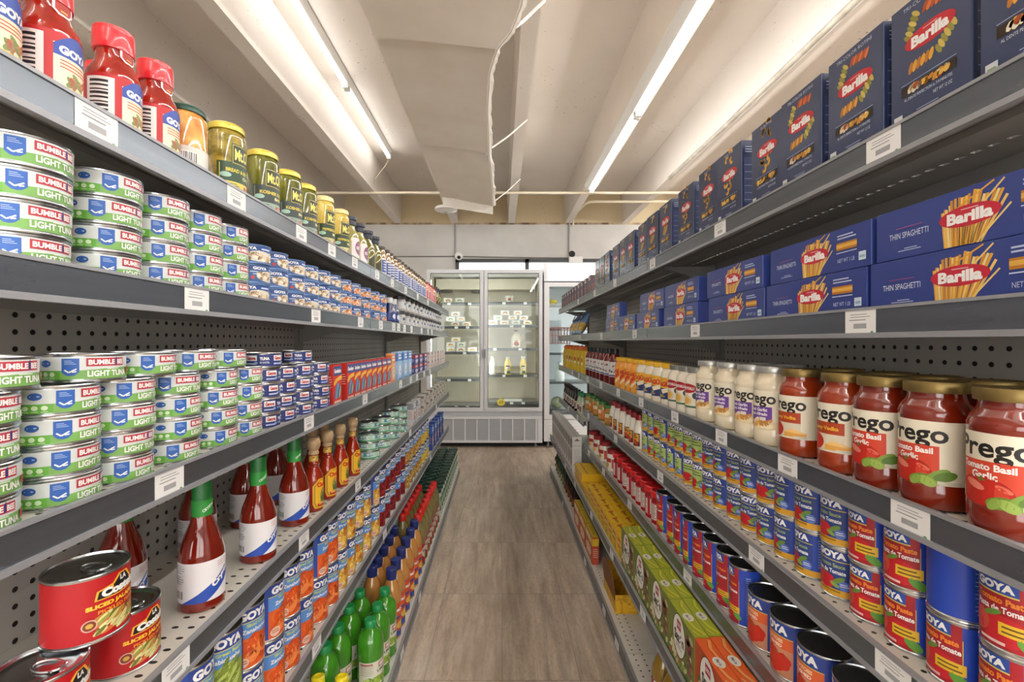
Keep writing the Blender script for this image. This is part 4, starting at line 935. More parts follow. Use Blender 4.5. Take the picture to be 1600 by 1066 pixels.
# --- tomato sauce, paste, crushed
def tomato_pic(a, u, v, s):
    a.ell(u, v, .017 * s, .012 * s, '#c41f2a', 18); a.ell(u - .016 * s, v + .002, .011 * s, .010 * s, '#d8434a', 14); a.ell(u - .016 * s, v + .002, .006 * s, .006 * s, '#b3202c', 10)
    a.ell(u + .022 * s, v + .004, .010 * s, .004 * s, '#6d8f3e', 10, .5); a.ell(u + .016 * s, v - .004, .008 * s, .003 * s, '#8aa84e', 10, -.4); a.bar(u - .004, v + .011 * s, u + .004, v + .009 * s, .0016, '#5f7a2e')
def sauce_can(green=False):
    R, h = .0338, .0785; r = R - .0012; a = Art(); wrap(a, r, .0045, h - .0045, '#2a49a8'); wrap(a, r, .0045, .0145, '#dca32e')
    u = .002; a.rect(u - .031, .0145, u + .031, h - .0045, '#2d4384' if not green else '#b9c98a'); a.rect(u - .031, .060, u + .031, h - .0045, '#27418f'); a.txt('GOYA', u, .0672, .0108, W, .050, .06); a.rect(u - .031, .0575, u + .031, .0588, '#d8c65a')
    if green: a.rect(u - .031, .034, u + .031, .0575, '#a9bf6e'); a.lines(u - .024, u + .020, .052, 2, .007, '#5f7a3a', .003)
    else: a.txt('Tomato Sauce', u, .0510, .0062, '#9fae6a', .046, .03); a.txt('Salsa de Tomate', u - .002, .0415, .0066, W, .052, .03)
    tomato_pic(a, u - .008, .0255, 1.0); a.ell(u + .022, .022, .0085, .0075, '#5a78c4', 14); a.lines(u + .016, u + .028, .024, 2, .003, W, .001)
    a.lines(-.026, .026, .0105, 1, .003, '#8a6a1e', .0022); a.rect(.040, .018, .040 + .022, .070, '#3553a6'); a.lines(.042, .060, .066, 11, .0044, '#9fb2e4', .0012)
    return rescale(can('tomato_sauce_can', R, h, a, 36), 1.045, 1.185)
def paste_can(tall=False, name='tomato_paste_can'):
    R, h = (.0370, .128) if tall else (.0345, .0790); r = R - .0012; a = Art(); wrap(a, r, .0045, h - .0045, M('#2a49b4', .35)); k = (h - .009) / .07
    u, hw = .0, .030 if tall else .028; Y = lambda t: .0045 + t * (h - .009)
    a.rect(u - hw, Y(0), u + hw, Y(1), '#a81f28' if not tall else '#a82430'); a.rect(u - hw - .001, Y(0), u - hw, Y(1), '#d8b45a'); a.rect(u + hw, Y(0), u + hw + .001, Y(.78), '#d8b45a')
    t0 = .80 if not tall else .84
    a.rect(u - hw, Y(t0), u + hw * .62, Y(1), '#2b4a9c'); a.rect(u - hw, Y(t0) - .001, u + hw * .62, Y(t0) + .0005, '#d8c65a'); a.txt('GOYA', u - hw * .2, Y((t0 + 1) / 2), (Y(1) - Y(t0)) * .62, W, hw * 1.4, .06)
    a.txt('Tomato Paste', u, Y(.70), .0070, '#e8852e', .050, .045); a.txt('Pasta de Tomate', u + .001, Y(.57), .0066, W, .052, .03)
    cy = Y(.26 if not tall else .22); a.ell(u + .004, cy, .024, .0155, '#c8222c', 20); a.ell(u - .020, cy + .004, .011, .012, '#d4503c', 14); a.ell(u + .026, cy - .010, .012, .006, '#5f9a3a', 10, -.5); a.ell(u - .006, cy + .016, .010, .003, '#6a8f3a', 10, .4)
    a.rect(u + .000, cy - .004, u + .032, cy + .009, '#e2b62e'); a.lines(u + .003, u + .028, cy + .004, 2, .005, '#6a4a14', .0018); a.rect(u - .020, Y(.05), u + .006, Y(.05) + .003, '#e6c4c0')
    a.rect(.046, Y(.12), .060, Y(.9), '#3553b0'); a.lines(.047, .059, Y(.86), int(13 * k), .0046, '#9fb2e4', .0012)
    return rescale(can(name, R, h, a, 40, lid_mat=M('#5b5e60', .35, .8)), *((1, 1.15) if tall else (1.025, 1.178)))
def crushed_can():
    R, h = .0495, .120; r = R - .0012; a = Art(); wrap(a, r, .0045, h - .0045, M('#28429a', .35)); u = 0.0
    a.rect(u - .046, .0045, u + .046, .088, '#c98a6a'); a.rect(u - .046, .088, u + .046, h - .0045, '#27418f'); a.txt('GOYA', u - .002, .1015, .0175, W, .074, .06); a.rect(u - .046, .0865, u + .046, .0882, '#d8c65a')
    a.rect(u - .046, .062, u + .046, .0865, '#d8602e'); a.txt('TOMATOES', u - .004, .078, .0080, '#e8c9a0', .058, .05); a.txt('CRUSHED', u - .002, .0675, .0066, W, .050, .03)
    a.blobs(u - .044, .006, u + .046, .062, 22, .013, .0125, ['#c4281c', '#d84a34', '#a81d14', '#cf3a26'], 7); a.ell(u + .010, .032, .022, .020, '#c8301e', 20); a.bar(u + .004, .05, u + .016, .048, .002, '#5f7a2e')
    a.rect(.058, .01, .08, .11, '#3350a8'); a.lines(.06, .078, .104, 17, .0055, '#9fb2e4', .0015)
    return rescale(can('crushed_tomato_can', R, h, a, 44, lid_mat=M('#5b5e60', .35, .8)), .93, 1)
# --- small jars
def sofrito_jar():
    o = lathe_obj('salsa_jar', [(0, 0), (.028, 0), (.031, .004), (.031, .075), (.026, .09), (.0245, .098), (0, .098)], mottled('salsa_in_jar', '#c86a2a', '#7f8a34', 30, .12, .8), seg=24)
    lathe_obj('screw_lid', [(.025, .095), (.028, .097), (.028, .112), (0, .113)], M('#3f7a3c', .4), o, 24)
    a = Art(); wrap(a, .031, .012, .068, '#d86f2e'); a.rect(-.028, .044, .028, .068, '#d9d2ae'); a.blobs(-.03, .014, .03, .044, 10, .009, .008, ['#e0943a', '#8aa04a', '#c8502a'], 3); a.rect(-.04, .066, .04, .071, '#4f8a3e'); a.build('label', cyl(.031), o, .009, True); return o
def dressing_bottle():
    o = lathe_obj('dressing_bottle', [(0, 0), (.027, 0), (.03, .004), (.03, .07), (.026, .1), (.02, .118), (.017, .13), (0, .13)], M('#ddd6c6', .2, 0, .6), seg=24)
    lathe_obj('screw_cap', [(.019, .126), (.022, .128), (.022, .150), (0, .151)], M('#8c1f24', .4), o, 20)
    a = Art(); a.rect(-.03, .014, .03, .070, '#1e1a18'); a.rect(-.026, .034, .026, .066, '#d8973a'); a.blobs(-.026, .016, .026, .044, 9, .010, .008, ['#c8502a', '#b0301e', '#e0a04a'], 3); a.lines(-.02, .02, .058, 2, .008, '#2a1a10', .004); a.build('label', cyl(.03), o, .008, True); return o
def mayo_jar():
    o = lathe_obj('mayonnaise_jar', [(0, 0), (.034, 0), (.037, .004), (.037, .085), (.033, .098), (0, .098)], M('#e2dccb', .2, 0, .6), seg=24)
    lathe_obj('screw_lid', [(.033, .094), (.0355, .096), (.0355, .118), (0, .119)], M('#9a2028', .4), o, 24)
    a = Art(); wrap(a, .037, .02, .072, '#d8cfb8'); a.rect(-.03, .05, .03, .072, '#b02a2a'); a.ell(0, .036, .018, .012, '#d8a83a'); a.rect(.034, .02, .05, .068, '#c9362c'); a.build('label', cyl(.037), o, .01, True); return o
def spice_jar():
    o = lathe_obj('chili_jar', [(0, 0), (.029, 0), (.032, .004), (.032, .088), (.027, .1), (.026, .106), (0, .106)], mottled('red_chili_paste', '#8e1216', '#a81c1a', 20, .14, .7), seg=28)
    lathe_obj('screw_lid', [(.027, .102), (.0335, .104), (.0345, .108), (.0345, .124), (.031, .128), (0, .129)], M('#d41820', .3, 0, .3), o, 28)
    a = Art(); wrap(a, .032, .012, .084, '#a51c20'); a.rect(-.012, .018, .022, .078, '#d9d0c4'); a.lines(-.008, .018, .072, 8, .007, '#8a2a2a', .0028); a.rect(.034, .018, .05, .078, '#cfc6ba'); a.build('label', cyl(.032), o, .008, True); return o
def tall_glass_bottle(cap, body, nm):
    o = lathe_obj(nm, [(0, 0), (.026, 0), (.028, .003), (.028, .09), (.02, .12), (.016, .14), (0, .14)], M(body, .15, 0, .8), seg=20)
    lathe_obj('screw_cap', [(.018, .136), (.0215, .138), (.0215, .168), (0, .169)], M(cap, .4), o, 20)
    a = Art(); wrap(a, .028, .02, .08, '#d8d4cc' if body != '#1b1413' else '#e0dcd6'); a.rect(-.02, .03, .02, .07, '#8a6a5a'); a.rect(.03, .02, .045, .08, '#4a3a3a'); a.build('label', cyl(.028), o, .01, True); return o
# --- seasoning boxes
def sazon_box(orange=False):
    w, d, h = .176, .0385, .156; base = '#8f9c2e' if not orange else '#d85a24'; o = carton('seasoning_box', w, d, h, base, .0012)
    a = Art(); a.rect(-w / 2 + .001, .001, w / 2 - .001, h - .001, '#6f7838' if not orange else '#b0471e')
    a.blobs(-w / 2 + .002, .002, w / 2 - .002, h * .55, 40, .014, .007, ['#8fa04a', '#5a6a2a', '#c9c49a', '#7a4a3a', '#a8562e', '#d8d4b4', '#4a5424'], 11 + orange, .7); a.blobs(.03, .03, w / 2 - .002, h - .01, 14, .016, .010, ['#7a3a34', '#8c4a40', '#5a2a28', '#b5b88a'], 5)
    a.ell(-.012, .096, .044, .060, '#3f4a1e' if not orange else '#7a2c14', 28); a.ell(-.012, .096, .041, .057, '#e8e6de', 28)
    a.rect(-.026, .112, .002, .138, '#a82430'); a.txt('GOYA', -.012, .125, .010, W, .024, .05); a.txt('Saz\u00f3n', -.012, .090, .030, '#26221f', .066, .05); a.lines(-.034, .008, .068, 2, .007, '#4a4640', .0025); a.build('front_print', face_front(d), o)
    t = Art(); t.rect(-w / 2 + .001, -d / 2 + .001, w / 2 - .001, d / 2 - .001, '#a3ad34' if not orange else '#e2632c'); c2 = '#c9c83e' if not orange else '#eda05a'
    for (u0, v0, u1, v1, wd) in ((-.080, .012, -.050, .002, .010), (-.050, .002, -.010, .006, .007), (.020, -.008, .050, -.002, .009), (.050, -.002, .078, .012, .011), (.06, -.014, .08, -.004, .006)): t.bar(u0, v0, u1, v1, wd, c2); t.bar(u0, v0 - .004, u1, v1 - .004, .002, '#6f7a24' if not orange else '#a83c18')
    t.ell(.002, 0, .019, .0135, '#e6e4da', 20); t.ell(.002, 0, .0165, .0112, '#dedbd0', 18); t.txt('Saz\u00f3n', .002, .0, .008, '#5a5650', .022, .04); t.build('top_print', face_top(h), o)
    s = Art(); s.rect(-d / 2 + .001, .001, d / 2 - .001, h - .001, '#7d8a2c' if not orange else '#c24e20'); s.blobs(-d / 2 + .002, .01, d / 2 - .002, h * .6, 12, .009, .008, ['#c9c49a', '#5a6a2a', '#7a3a34'], 3); s.build('side_print', face_plus(w), o)
    return o
def bouillon_box(w, d, h, n, name):
    o = carton(name, w, d, h, '#dfb01e', .001); a = Art(); a.rect(-w / 2 + .001, .001, w / 2 - .001, h - .001, '#e0b422'); a.rect(-w * .3, h * .45, w * .3, h * .82, '#b8301e'); a.txt('MAGGI', 0, h * .63, h * .2, '#f0dc8a', w * .5, .05); a.ell(w * .2, h * .24, w * .16, h * .16, '#8a9a3a', 10); a.build('front_print', face_front(d), o)
    t = Art(); t.rect(-w / 2 + .001, -d / 2 + .001, w / 2 - .001, d / 2 - .001, '#e6bb26')
    for q in range(n): t.rect(-w / 2 + .006, -d / 2 + d * (q + .45) / n, w / 2 - .006, -d / 2 + d * (q + .6) / n, '#b8881a')
    if n == 1: t.ell(-w * .26, 0, w * .1, d * .3, '#b8401e', 10, .6); t.txt('MAGGI', w * .08, 0, d * .26, '#8a5a14', w * .4, .03)
    t.build('top_print', face_top(h), o); return o
def brick_carton():
    w, d, h = .10, .065, .255; o = carton('drink_carton', w, d, h, '#cfcdca', .0015); a = Art(); a.rect(-w / 2 + .001, .001, w / 2 - .001, h - .001, '#d4d2ce'); a.rect(-.036, .17, .036, .235, '#6a6662'); a.ell(0, .10, .034, .056, '#8a7f7a'); a.rect(-.03, .008, .03, .016, '#5a4f4c'); a.ell(.0, .062, .012, .02, '#a8504a', 12); a.build('front_print', face_front(d), o)
    s = Art(); s.rect(-d / 2 + .001, .001, d / 2 - .001, h - .001, '#d0cecb'); s.poly([(-.02, h - .03), (.02, h - .03), (0, h - .012)], '#6a6662'); s.rect(-.028, .19, .028, .193, '#8a8684'); s.lines(-.026, .024, .165, 6, .012, '#a3a09c', .003); s.rect(-.028, .06, .028, .063, '#8a8684'); s.build('side_print', face_plus(w), o)
    t = Art(); t.rect(-w / 2 + .002, -.003, w / 2 - .002, .003, '#b5b3b0'); t.lines(-.02, .02, .035, 2, .01, '#a3a09c', .003); t.build('top_print', face_top(h), o); return o
# ------------------------------------------------------------------ stocking the jar side (left of the camera axis)
T = tuna(); NT = navy_tuna()
t2 = row('L', ZL[2], T, [118, 226, 298, 348, 391], .0460, .0062, 'green-label tuna can', 'tuna can', 'green tuna cans under the pickles', 'on shelf under pickles', 4, .037, .16, -.30)
SF = [seafood(0), seafood(1)]
row('L', ZL[2], SF[0], [424, 446, 478, 499, 517, 533], .042, .0062, 'blue can picturing pale seafood', 'seafood can', 'blue seafood cans under the pickles', 'shelf under pickles', 3, .0425, .4, -.45, ymin=t2[-1][1] + .0895)
row('L', ZL[2], SF[1], [551, 565, 580, 594, 605], .042, .0062, 'blue can picturing orange seafood', 'seafood can', 'blue seafood cans under the pickles', 'shelf under pickles', 3, .0425, .4, -.4)
NB = navy_bottle()
row('L', ZL[2], NB, [618, 624], .032, .012, 'small navy bottle with a pale cap', 'bottle', 'navy bottles under the pickles', 'beyond blue seafood cans')
GJ = grey_jar()
row('L', ZL[2], GJ, [634, 642, 649, 655, 660.5, 665.5, 670, 674, 677.5, 681, 684, 687, 690], .033, .006, 'small grey seasoning jar', 'jar', 'grey seasoning jars under the pickles', 'shelf under pickles', 2, .082)
# shelf three: tuna, crackers of sardines, cartons
p3 = row('L', ZL[3], T, [37, 162, 245, 317, 374, 405], .0460, .0062, 'green-label tuna can', 'tuna can', 'green tuna cans above the hot sauce', 'shelf above hot sauce', 4, .037, .26, -.28)
n3 = row('L', ZL[3], NT, [437, 465, 491, 516], .0418, .0062, 'navy-label tuna can', 'tuna can', 'navy tuna cans above the hot sauce', 'shelf above hot sauce', 4, .035, .2, 0, ymin=p3[-1][1] + .0885)
for i, px in enumerate([66, 200, 277, 339, 386]):
    y = depth_of(px, XL + .052, .046)
    place(T, (-(XL + .053), y, ZL[3] + .0008 + 4 * .0374), pi / 2 - .28 + (-.1, -.3, .1, -.1, .1)[i], f'green-label tuna can lying on top of the stacks, {ORD[i]} of that loose top row', 'tuna can', 'green tuna cans above the hot sauce')
for i, px in enumerate([441, 504]):
    y = depth_of(px, XL + .0475, .0415)
    place(NT, (-(XL + .0475 + .03 * i), y, ZL[3] + .0008 + 4 * .0354), pi / 2 + (.3, -1.3)[i], ('navy-label tuna can alone on top, beside the green cans', 'navy-label tuna can turned backwards on top, near the red boxes')[i], 'tuna can', 'navy tuna cans above the hot sauce')
SB = sardine_box()
ys = [shelf_y(528, XL + .006)] + [shelf_y(px, XL + .0068) for px in (548, 558.5, 567.5, 575.5, 585, 593, 601, 608)]
yc = ys[0]
for i, y in enumerate(ys):
    y = max(y, yc + .0735) if i else y; yc = y
    place(SB, (-(XL + .0068 + .014), y, ZL[3] + .0006), pi / 2, f'red fish snack box with striped fish, {ORD[i]} from the navy tuna, shelf above hot sauce', 'box', 'red fish boxes above the hot sauce')
def boxes(side, z, proto, pxs, w, d, gap_in, desc, cat, group, where, h=0, levels=1, X0=None, rz=0, minstep=True):
    """boxes facing the aisle, placed by the outline nearest the vanishing point (left side) or by their near edge"""
    X0 = X0 or {'L': XL, 'R': XR, 'RB': XRB, 'LB': XLB}[side]; sg = -1 if side[0] == 'L' else 1; last = None; out = []
    for i, px in enumerate(pxs):
        y = shelf_y(px, X0 + gap_in)
        if last is not None: y = max(y, last + w + .001)
        last = y; out.append(y)
        for k in range(levels if isinstance(levels, int) else levels[i]):
            lab = f'{desc}, {ORD[i]} from the near end, {where}' if levels == 1 else f"{desc}, {['bottom', 'upper', 'top'][k]} of {ORD[i]} pile from near end, {where}"
            place(proto, (sg * (X0 + gap_in + d / 2), y, z + .0006 + k * (h + .0004)), -sg * pi / 2 + rz, lab, cat, group)
    return out
OB = tall_box('snack_carton', .07, .03, .145, '#e0a878', '#dd7a2e', '#e9dccb', 5)
yy = boxes('L', ZL[3], OB, [615], .07, .03, .0068, 'orange and cream snack carton', 'box', 'snack cartons', 'by the red fish boxes')
BB = tall_box('blue_snack_carton', .085, .035, .15, '#9fbfe0', '#4a78c0', '#dfe6ee', 6)
boxes('L', ZL[3], BB, [625, 634, 641], .085, .035, .0068, 'light blue snack carton', 'box', 'blue snack cartons', 'above the hot sauce')
NR = tall_box('small_navy_carton', .10, .04, .06, '#3a4684', '#b03a3a', '#cfd3e6', 7)
boxes('L', ZL[3], NR, [651, 658, 665], .10, .04, .0068, 'small navy and red carton', 'box', 'small cartons at the shelf end', 'above hot sauce', .06, 2)
WR = tall_box('small_white_carton', .10, .04, .062, '#d9d3d0', '#b5a09c', '#c98f86', 8)
boxes('L', ZL[3], WR, [673, 678, 682.5, 687, 690.5, 694], .10, .04, .0068, 'small white carton', 'box', 'small cartons at the shelf end', 'above hot sauce', .062, 2)
# top shelf
PJ = pepper_jar()
row('L', ZL[1], PJ, [34, 131, 223, 281], .032, .006, 'red-capped jar of red peppers', 'jar', 'red pepper jars on the top shelf', 'top shelf', 1, 0, .12)
place(PJ, (-(XL + .125), .735, ZL[1] + .0006), pi / 2 - .2, 'red-capped jar of red peppers standing behind the front row', 'jar', 'red pepper jars on the top shelf')
FJ = pickle_jar(0)
row('L', ZL[1], FJ, [326], .0345, .0062, 'green-lidded jar of fruit salad', 'jar', 'pickle jars on the top shelf', 'beside the red peppers', ymin=depth_of(281, XL + .038, .032) + .072)
KJ = [pickle_jar(1), pickle_jar(2), pickle_jar(3)]
yj = None
for i, (k, px) in enumerate(((0, 385), (1, 437), (1, 472), (1, 496), (2, 523), (2, 546))):
    r = (.0362, .0362, .031)[k]; y = depth_of(px, XL + .0062 + r, r)
    place(KJ[k], (-(XL + .0062 + r), y, ZL[1] + .0006), pi / 2 + (-.05, -.25, -.2, -.1, -.2, -.3)[i],
          ('gold-lidded jar of amber pickle chips beside the fruit salad', 'gold-lidded jar of dark pickles next to the pickle chips', 'gold-lidded jar of dark pickles, middle one of the three', 'gold-lidded jar of dark pickles beside the pale peppers', 'cream-lidded jar of pale peppers next to the dark pickles', 'cream-lidded jar of pale peppers beside the oil bottles')[i], 'jar', 'pickle jars on the top shelf')
OBT = [oil_bottle(0), oil_bottle(1)]
row('L', ZL[1], OBT[0], [562, 574.5], .031, .0062, 'oil bottle with white and purple label', 'bottle', 'oil bottles on the top shelf', 'top shelf', 1, 0, .1)
row('L', ZL[1], OBT[1], [587, 597], .031, .0062, 'dark oil bottle with criss-cross label', 'bottle', 'oil bottles on the top shelf', 'top shelf', 1, 0, .1)
CJ = [caper_jar(0), caper_jar(1)]
row('L', ZL[1], CJ[0], [604.5, 611, 617, 623, 628.5, 633.5, 638, 642.5, 646.5, 650, 653.5, 657, 660, 663, 666], .028, .0062, 'olive jar with blue and white label', 'jar', 'olive jars on the top shelf', 'top shelf', 1, 0, .3)
row('L', ZL[1], CJ[1], [670.5, 673.5, 676, 678.5, 681], .028, .0062, 'jar of red peppers with pink label', 'jar', 'olive jars on the top shelf', 'top shelf end', 1, 0, .3)
row('L', ZL[1], OBT[1], [685.5, 688.5, 691], .031, .0062, 'dark oil bottle beyond the pink-label jars', 'bottle', 'oil bottles on the top shelf', 'top shelf end', 1, 0, .2)
# hot sauce shelf
JC = jalapeno_can(); z4 = ZL[4] + .0006
ja, jb = (-.594, .715), (-.585, .577)
place(JC, (ja[0], ja[1], z4), pi / 2 - .20, 'red jalapeno can standing on the shelf, farther of the lower two', 'can', 'red jalapeno cans')
place(JC, (jb[0], jb[1], z4), pi / 2 - .16, 'red jalapeno can standing on the shelf, nearer of the lower two', 'can', 'red jalapeno cans')
place(JC, (-.586, .645, z4 + .0920), pi / 2 - .20, 'red jalapeno can resting on top of the two lower cans', 'can', 'red jalapeno cans', rx=-.0, ry=.0)
CS = crystal_sauce()
for x, y, rz, lab in ((-.572, .872, -.55, 'red hot sauce bottle with green neck, alone at the front near the jalapeno cans'), (-.563, 1.058, -.6, 'red hot sauce bottle with green neck, front row between single bottle and wooden stoppers'), (-.572, 1.262, -.55, 'red hot sauce bottle with green neck, front row beside the wooden stoppers'),
                      (-.700, .84, -.3, 'red hot sauce bottle in the back, half hidden behind the jalapeno cans'), (-.715, 1.075, -.4, 'red hot sauce bottle in the back, behind the single front bottle'), (-.700, 1.250, -.5, 'red hot sauce bottle in the back, behind the middle front bottle'), (-.700, 1.42, -.5, 'red hot sauce bottle in the back, behind the wooden stoppers')):
    place(CS, (x, y, z4), pi / 2 + rz * .55, lab, 'bottle', 'green-necked hot sauce bottles')
CH = cholula()
row('L', ZL[4], CH, [507, 527, 546, 564], .028, .012, 'hot sauce bottle with wooden ball stopper', 'bottle', 'wooden-stopper hot sauces', 'hot sauce shelf', 1, 0, .12, -.1)
for i, y in enumerate((1.52, 1.62)): place(CH, (-(XL + .115), y, z4), pi / 2, f"wooden-stopper hot sauce bottle in the back row, {('nearer', 'farther')[i]} one", 'bottle', 'wooden-stopper hot sauces')
GT = green_tin()
row('L', ZL[4], GT, [594, 611, 625, 637], .046, .006, 'green and white fish tin', 'tin', 'green fish tins', 'hot sauce shelf', [3, 4, 4, 4], .036, .5)
p = depth_of(600, XL + .052, .046)
place(GT, (-(XL + .075), depth_of(598, XL + .06, .046), ZL[4] + .0008 + 3 * .0364 + .001), pi / 2 - .2, 'green fish tin lying alone on top of the nearest tin stack', 'tin', 'green fish tins')
PB = tall_box('picture_carton', .09, .04, .135, '#cbc9c8', '#8f949c', '#b5806c', 12)
boxes('L', ZL[4], PB, [648, 655], .09, .04, .0068, 'white carton with brown picture', 'box', 'white cartons on the hot sauce shelf', 'beyond the fish tins')
PB2 = tall_box('low_carton', .10, .045, .066, '#cfcac5', '#8a7a6c', '#9a7450', 13)
boxes('L', ZL[4], PB2, [664, 671, 677, 682, 686.5, 690.5, 694], .10, .045, .0068, 'low white and brown carton', 'box', 'white cartons on the hot sauce shelf', 'hot sauce shelf end', .066, 2)
# vegetable cans
V = {k: veg_can(k, n) for k, n in (('carrot', 'carrot_can'), ('green_bean', 'green_bean_can'), ('fruit', 'fruit_can'), ('kidney_bean', 'bean_can'), ('chickpea', 'chickpea_can'), ('corn', 'corn_can'))}
seq = [('green_bean', 336), ('green_bean', 380), ('carrot', 415), ('carrot', 446), ('carrot', 470.5), ('carrot', 491), ('carrot', 514), ('carrot', 527), ('fruit', 543), ('fruit', 556), ('fruit', 569), ('fruit', 581), ('fruit', 594), ('kidney_bean', 603), ('kidney_bean', 611), ('kidney_bean', 619), ('kidney_bean', 627), ('kidney_bean', 634),
       ('chickpea', 640), ('chickpea', 645.5), ('chickpea', 650.5), ('chickpea', 655), ('chickpea', 659), ('corn', 663.5), ('corn', 667), ('corn', 670.5)]
words_ = {'carrot': 'blue can of sliced carrots', 'green_bean': 'blue can of green beans', 'fruit': 'blue can of mixed fruit', 'kidney_bean': 'blue can of red beans', 'chickpea': 'blue can of chick peas', 'corn': 'blue can of yellow corn'}
cnt = {}; yl = None; rnd = random.Random(3)
for kind, px in seq:
    r = .0430; Xc = XL + .0060 + r; y = depth_of(px, Xc, r)
    if yl is not None: y = max(y, yl + 2 * r + .001)
    yl = y; yveg = y; cnt[kind] = cnt.get(kind, 0) + 1
    for k in range(2):
        kk = 'carrot' if (kind == 'green_bean' and cnt[kind] == 2 and k == 0) else kind
        place(V[kk], (-Xc - rnd.uniform(0, .003), y, ZL[5] + .0006 + k * .1334), pi / 2 + rnd.choice((-.5, -.2, .1, .15, .5)) * .8 - .1, f"{words_[kk]}, {('lower', 'upper')[k]} in {ORD[cnt[kind] - 1]} {words_[kind].split(' of ')[1].split(' ')[-1]} column, under hot sauce", 'can', 'vegetable and fruit cans')
BX = tall_box('blue_carton', .085, .05, .19, '#2c4f9c', '#3f68b4', '#c9946a', 15)
boxes('L', ZL[5], BX, [px for px in (676.5, 681, 685, 689, 692.5, 695) if shelf_y(px, XL) > yveg + .13][:5], .085, .05, .0068, 'tall blue carton', 'box', 'tall blue cartons', 'shelf under hot sauce')
# bottom shelf
LB = lime_bottle(); zb = ZL[6] + .0006
def from_cap(px, py, zc): y = (H - zc) * F / (py - VY); return ((px - VX) * y / F, y)
lime = [((606, 919), 'front row, by the marinade bottles'), ((589.6, 943), 'front row, middle one'), ((579, 966), 'front row, nearest the camera'), ((569.5, 922), 'second row, beside the marinade bottles'), ((545, 946), 'second row, one before the marinade side'), ((528, 976), 'second row, nearer half'), ((508, 1006), 'second row, at the near end'), ((553, 1004), 'front row, at the near end half cut by frame')]
for (c, w) in lime[:7]:
    x, y = from_cap(c[0], c[1], zb + .255); x = min(x, -(XLB + .0535)) if w.startswith('front') else min(x, -(XLB + .1485))
    ly = y if w in ('front row, by the marinade bottles', 'second row, beside the marinade bottles') else min(y, ly2 - .0930); ly2 = ly; y = ly
    place(LB, (x, y, zb), pi / 2 - .75, f'green lime juice bottle, {w}', 'bottle', 'lime juice bottles')
LM = lemon_bottle()
for c, w in (((497, 1056), 'farther from the aisle'), ((534, 1056), 'closer to the aisle')):
    x, y = from_cap(c[0], c[1], zb + .212); place(LM, (x, y, zb), pi / 2 - .7, f'yellow-capped lemon juice bottle at the near end, {w}', 'bottle', 'lemon juice bottles')
MJ = [mojo_bottle(0), mojo_bottle(1)]
last = 1.822
for i, py in enumerate((894, 874, 856, 840, 826, 813)):
    y = max((H - zb - .285) * F / (py - VY), last + .0825); last = y
    place(MJ[0], (-.4565, y, zb), pi / 2 - .2, f'blue-capped orange marinade bottle, {ORD[i]} from the near end of front row', 'bottle', 'marinade bottles')
    if i < 5: place(MJ[0], (-.5435, y + .022, zb), pi / 2 - .3, f'blue-capped orange marinade bottle, {ORD[i]} from the near end in the second row', 'bottle', 'marinade bottles')
last += .02
for i in range(8):
    y = last + .084 * (i + 1)
    place(MJ[1], (-.4565, y, zb), pi / 2 - .2, f'red-capped vinegar bottle, {ORD[i]} from the marinade in the front row', 'bottle', 'red-capped vinegar bottles')
    if i < 7: place(MJ[1], (-.5435, y + .01, zb), pi / 2, f'red-capped vinegar bottle, {ORD[i]} from the marinade in the second row', 'bottle', 'red-capped vinegar bottles')
GTB = green_tub(); yv = last + .084 * 8
n = 0
while yv + .10 + n * .092 < YS[3] - .03 and n < 14:
    for c in range(3):
        place(GTB, (-(XLB + .052 + c * .0905), yv + .09 + n * .092, zb), pi / 2 + .1, f"green-lidded powder canister, {ORD[n]} from red caps, {('front', 'second', 'third')[c]} row from aisle", 'canister', 'green-lidded canisters')
    n += 1

# ------------------------------------------------------------------ stocking the pasta side
RB1 = rotini_box('rotini', 'TRI-COLOR ROTINI'); RB2 = rotini_box('elbows', 'ELBOWS'); RB3 = rotini_box('rigatoni', 'PENNE')
w_ = .118
seqp = [(RB1, 1530, 0, 'spiral pasta'), (RB1, 1387, 0, 'spiral pasta'), (RB1, 1293, 0, 'spiral pasta'), (RB1, 1220, 0, 'spiral pasta'), (RB2, 1173, 0, 'elbow pasta'), (RB2, 1121, 0, 'elbow pasta'), (RB2, 1092, 0, 'elbow pasta'), (RB2, 1057.5, 0, 'elbow pasta'), (RB3, 1030, 0, 'tube pasta'), (RB3, 1011, 0, 'tube pasta'), (RB3, 995, 0, 'tube pasta'), (RB3, 979, 0, 'tube pasta'), (RB3, 968, 0, 'tube pasta'), (RB3, 956, 0, 'tube pasta'), (RB1, 944.5, 0, 'spiral pasta'), (RB3, 936.5, 0, 'tube pasta'), (RB3, 928.5, 0, 'tube pasta')]
cn = {}; prev = None
for i, (p, px, g, nm) in enumerate(seqp):
    yf = shelf_y(px, XR + .006)      # far front corner
    y = yf - w_ / 2
    if prev is not None: y = max(y, prev + w_ + .0015)
    prev = y
    place(p, (XR + .0072 + .025 + (.004 if i % 3 == 1 else 0), y, ZR[1] + .0006), -pi / 2 + (0, .02, -.015, .012)[i % 4] * (1 if i > 3 else .3), f'upright navy {nm} box, {ORD[i]} from near end, shelf above spaghetti', 'pasta box', 'upright pasta boxes on the top shelf')
SM = tall_box('dark_carton', .085, .04, .125, '#4a4a5e', '#5a4248', '#b0603c', 21)
boxes('R', ZR[1], SM, [921, 914.5, 909, 904, 899, 895, 891, 887.5, 884, 881, 878.5], .085, .04, .0068, 'small dark carton with brown picture', 'box', 'small dark cartons', 'beyond the upright pasta')
SP = spaghetti_box(); SP2 = spaghetti_box('SPAGHETTI'); SP3 = spaghetti_box('LINGUINE'); ws = .272
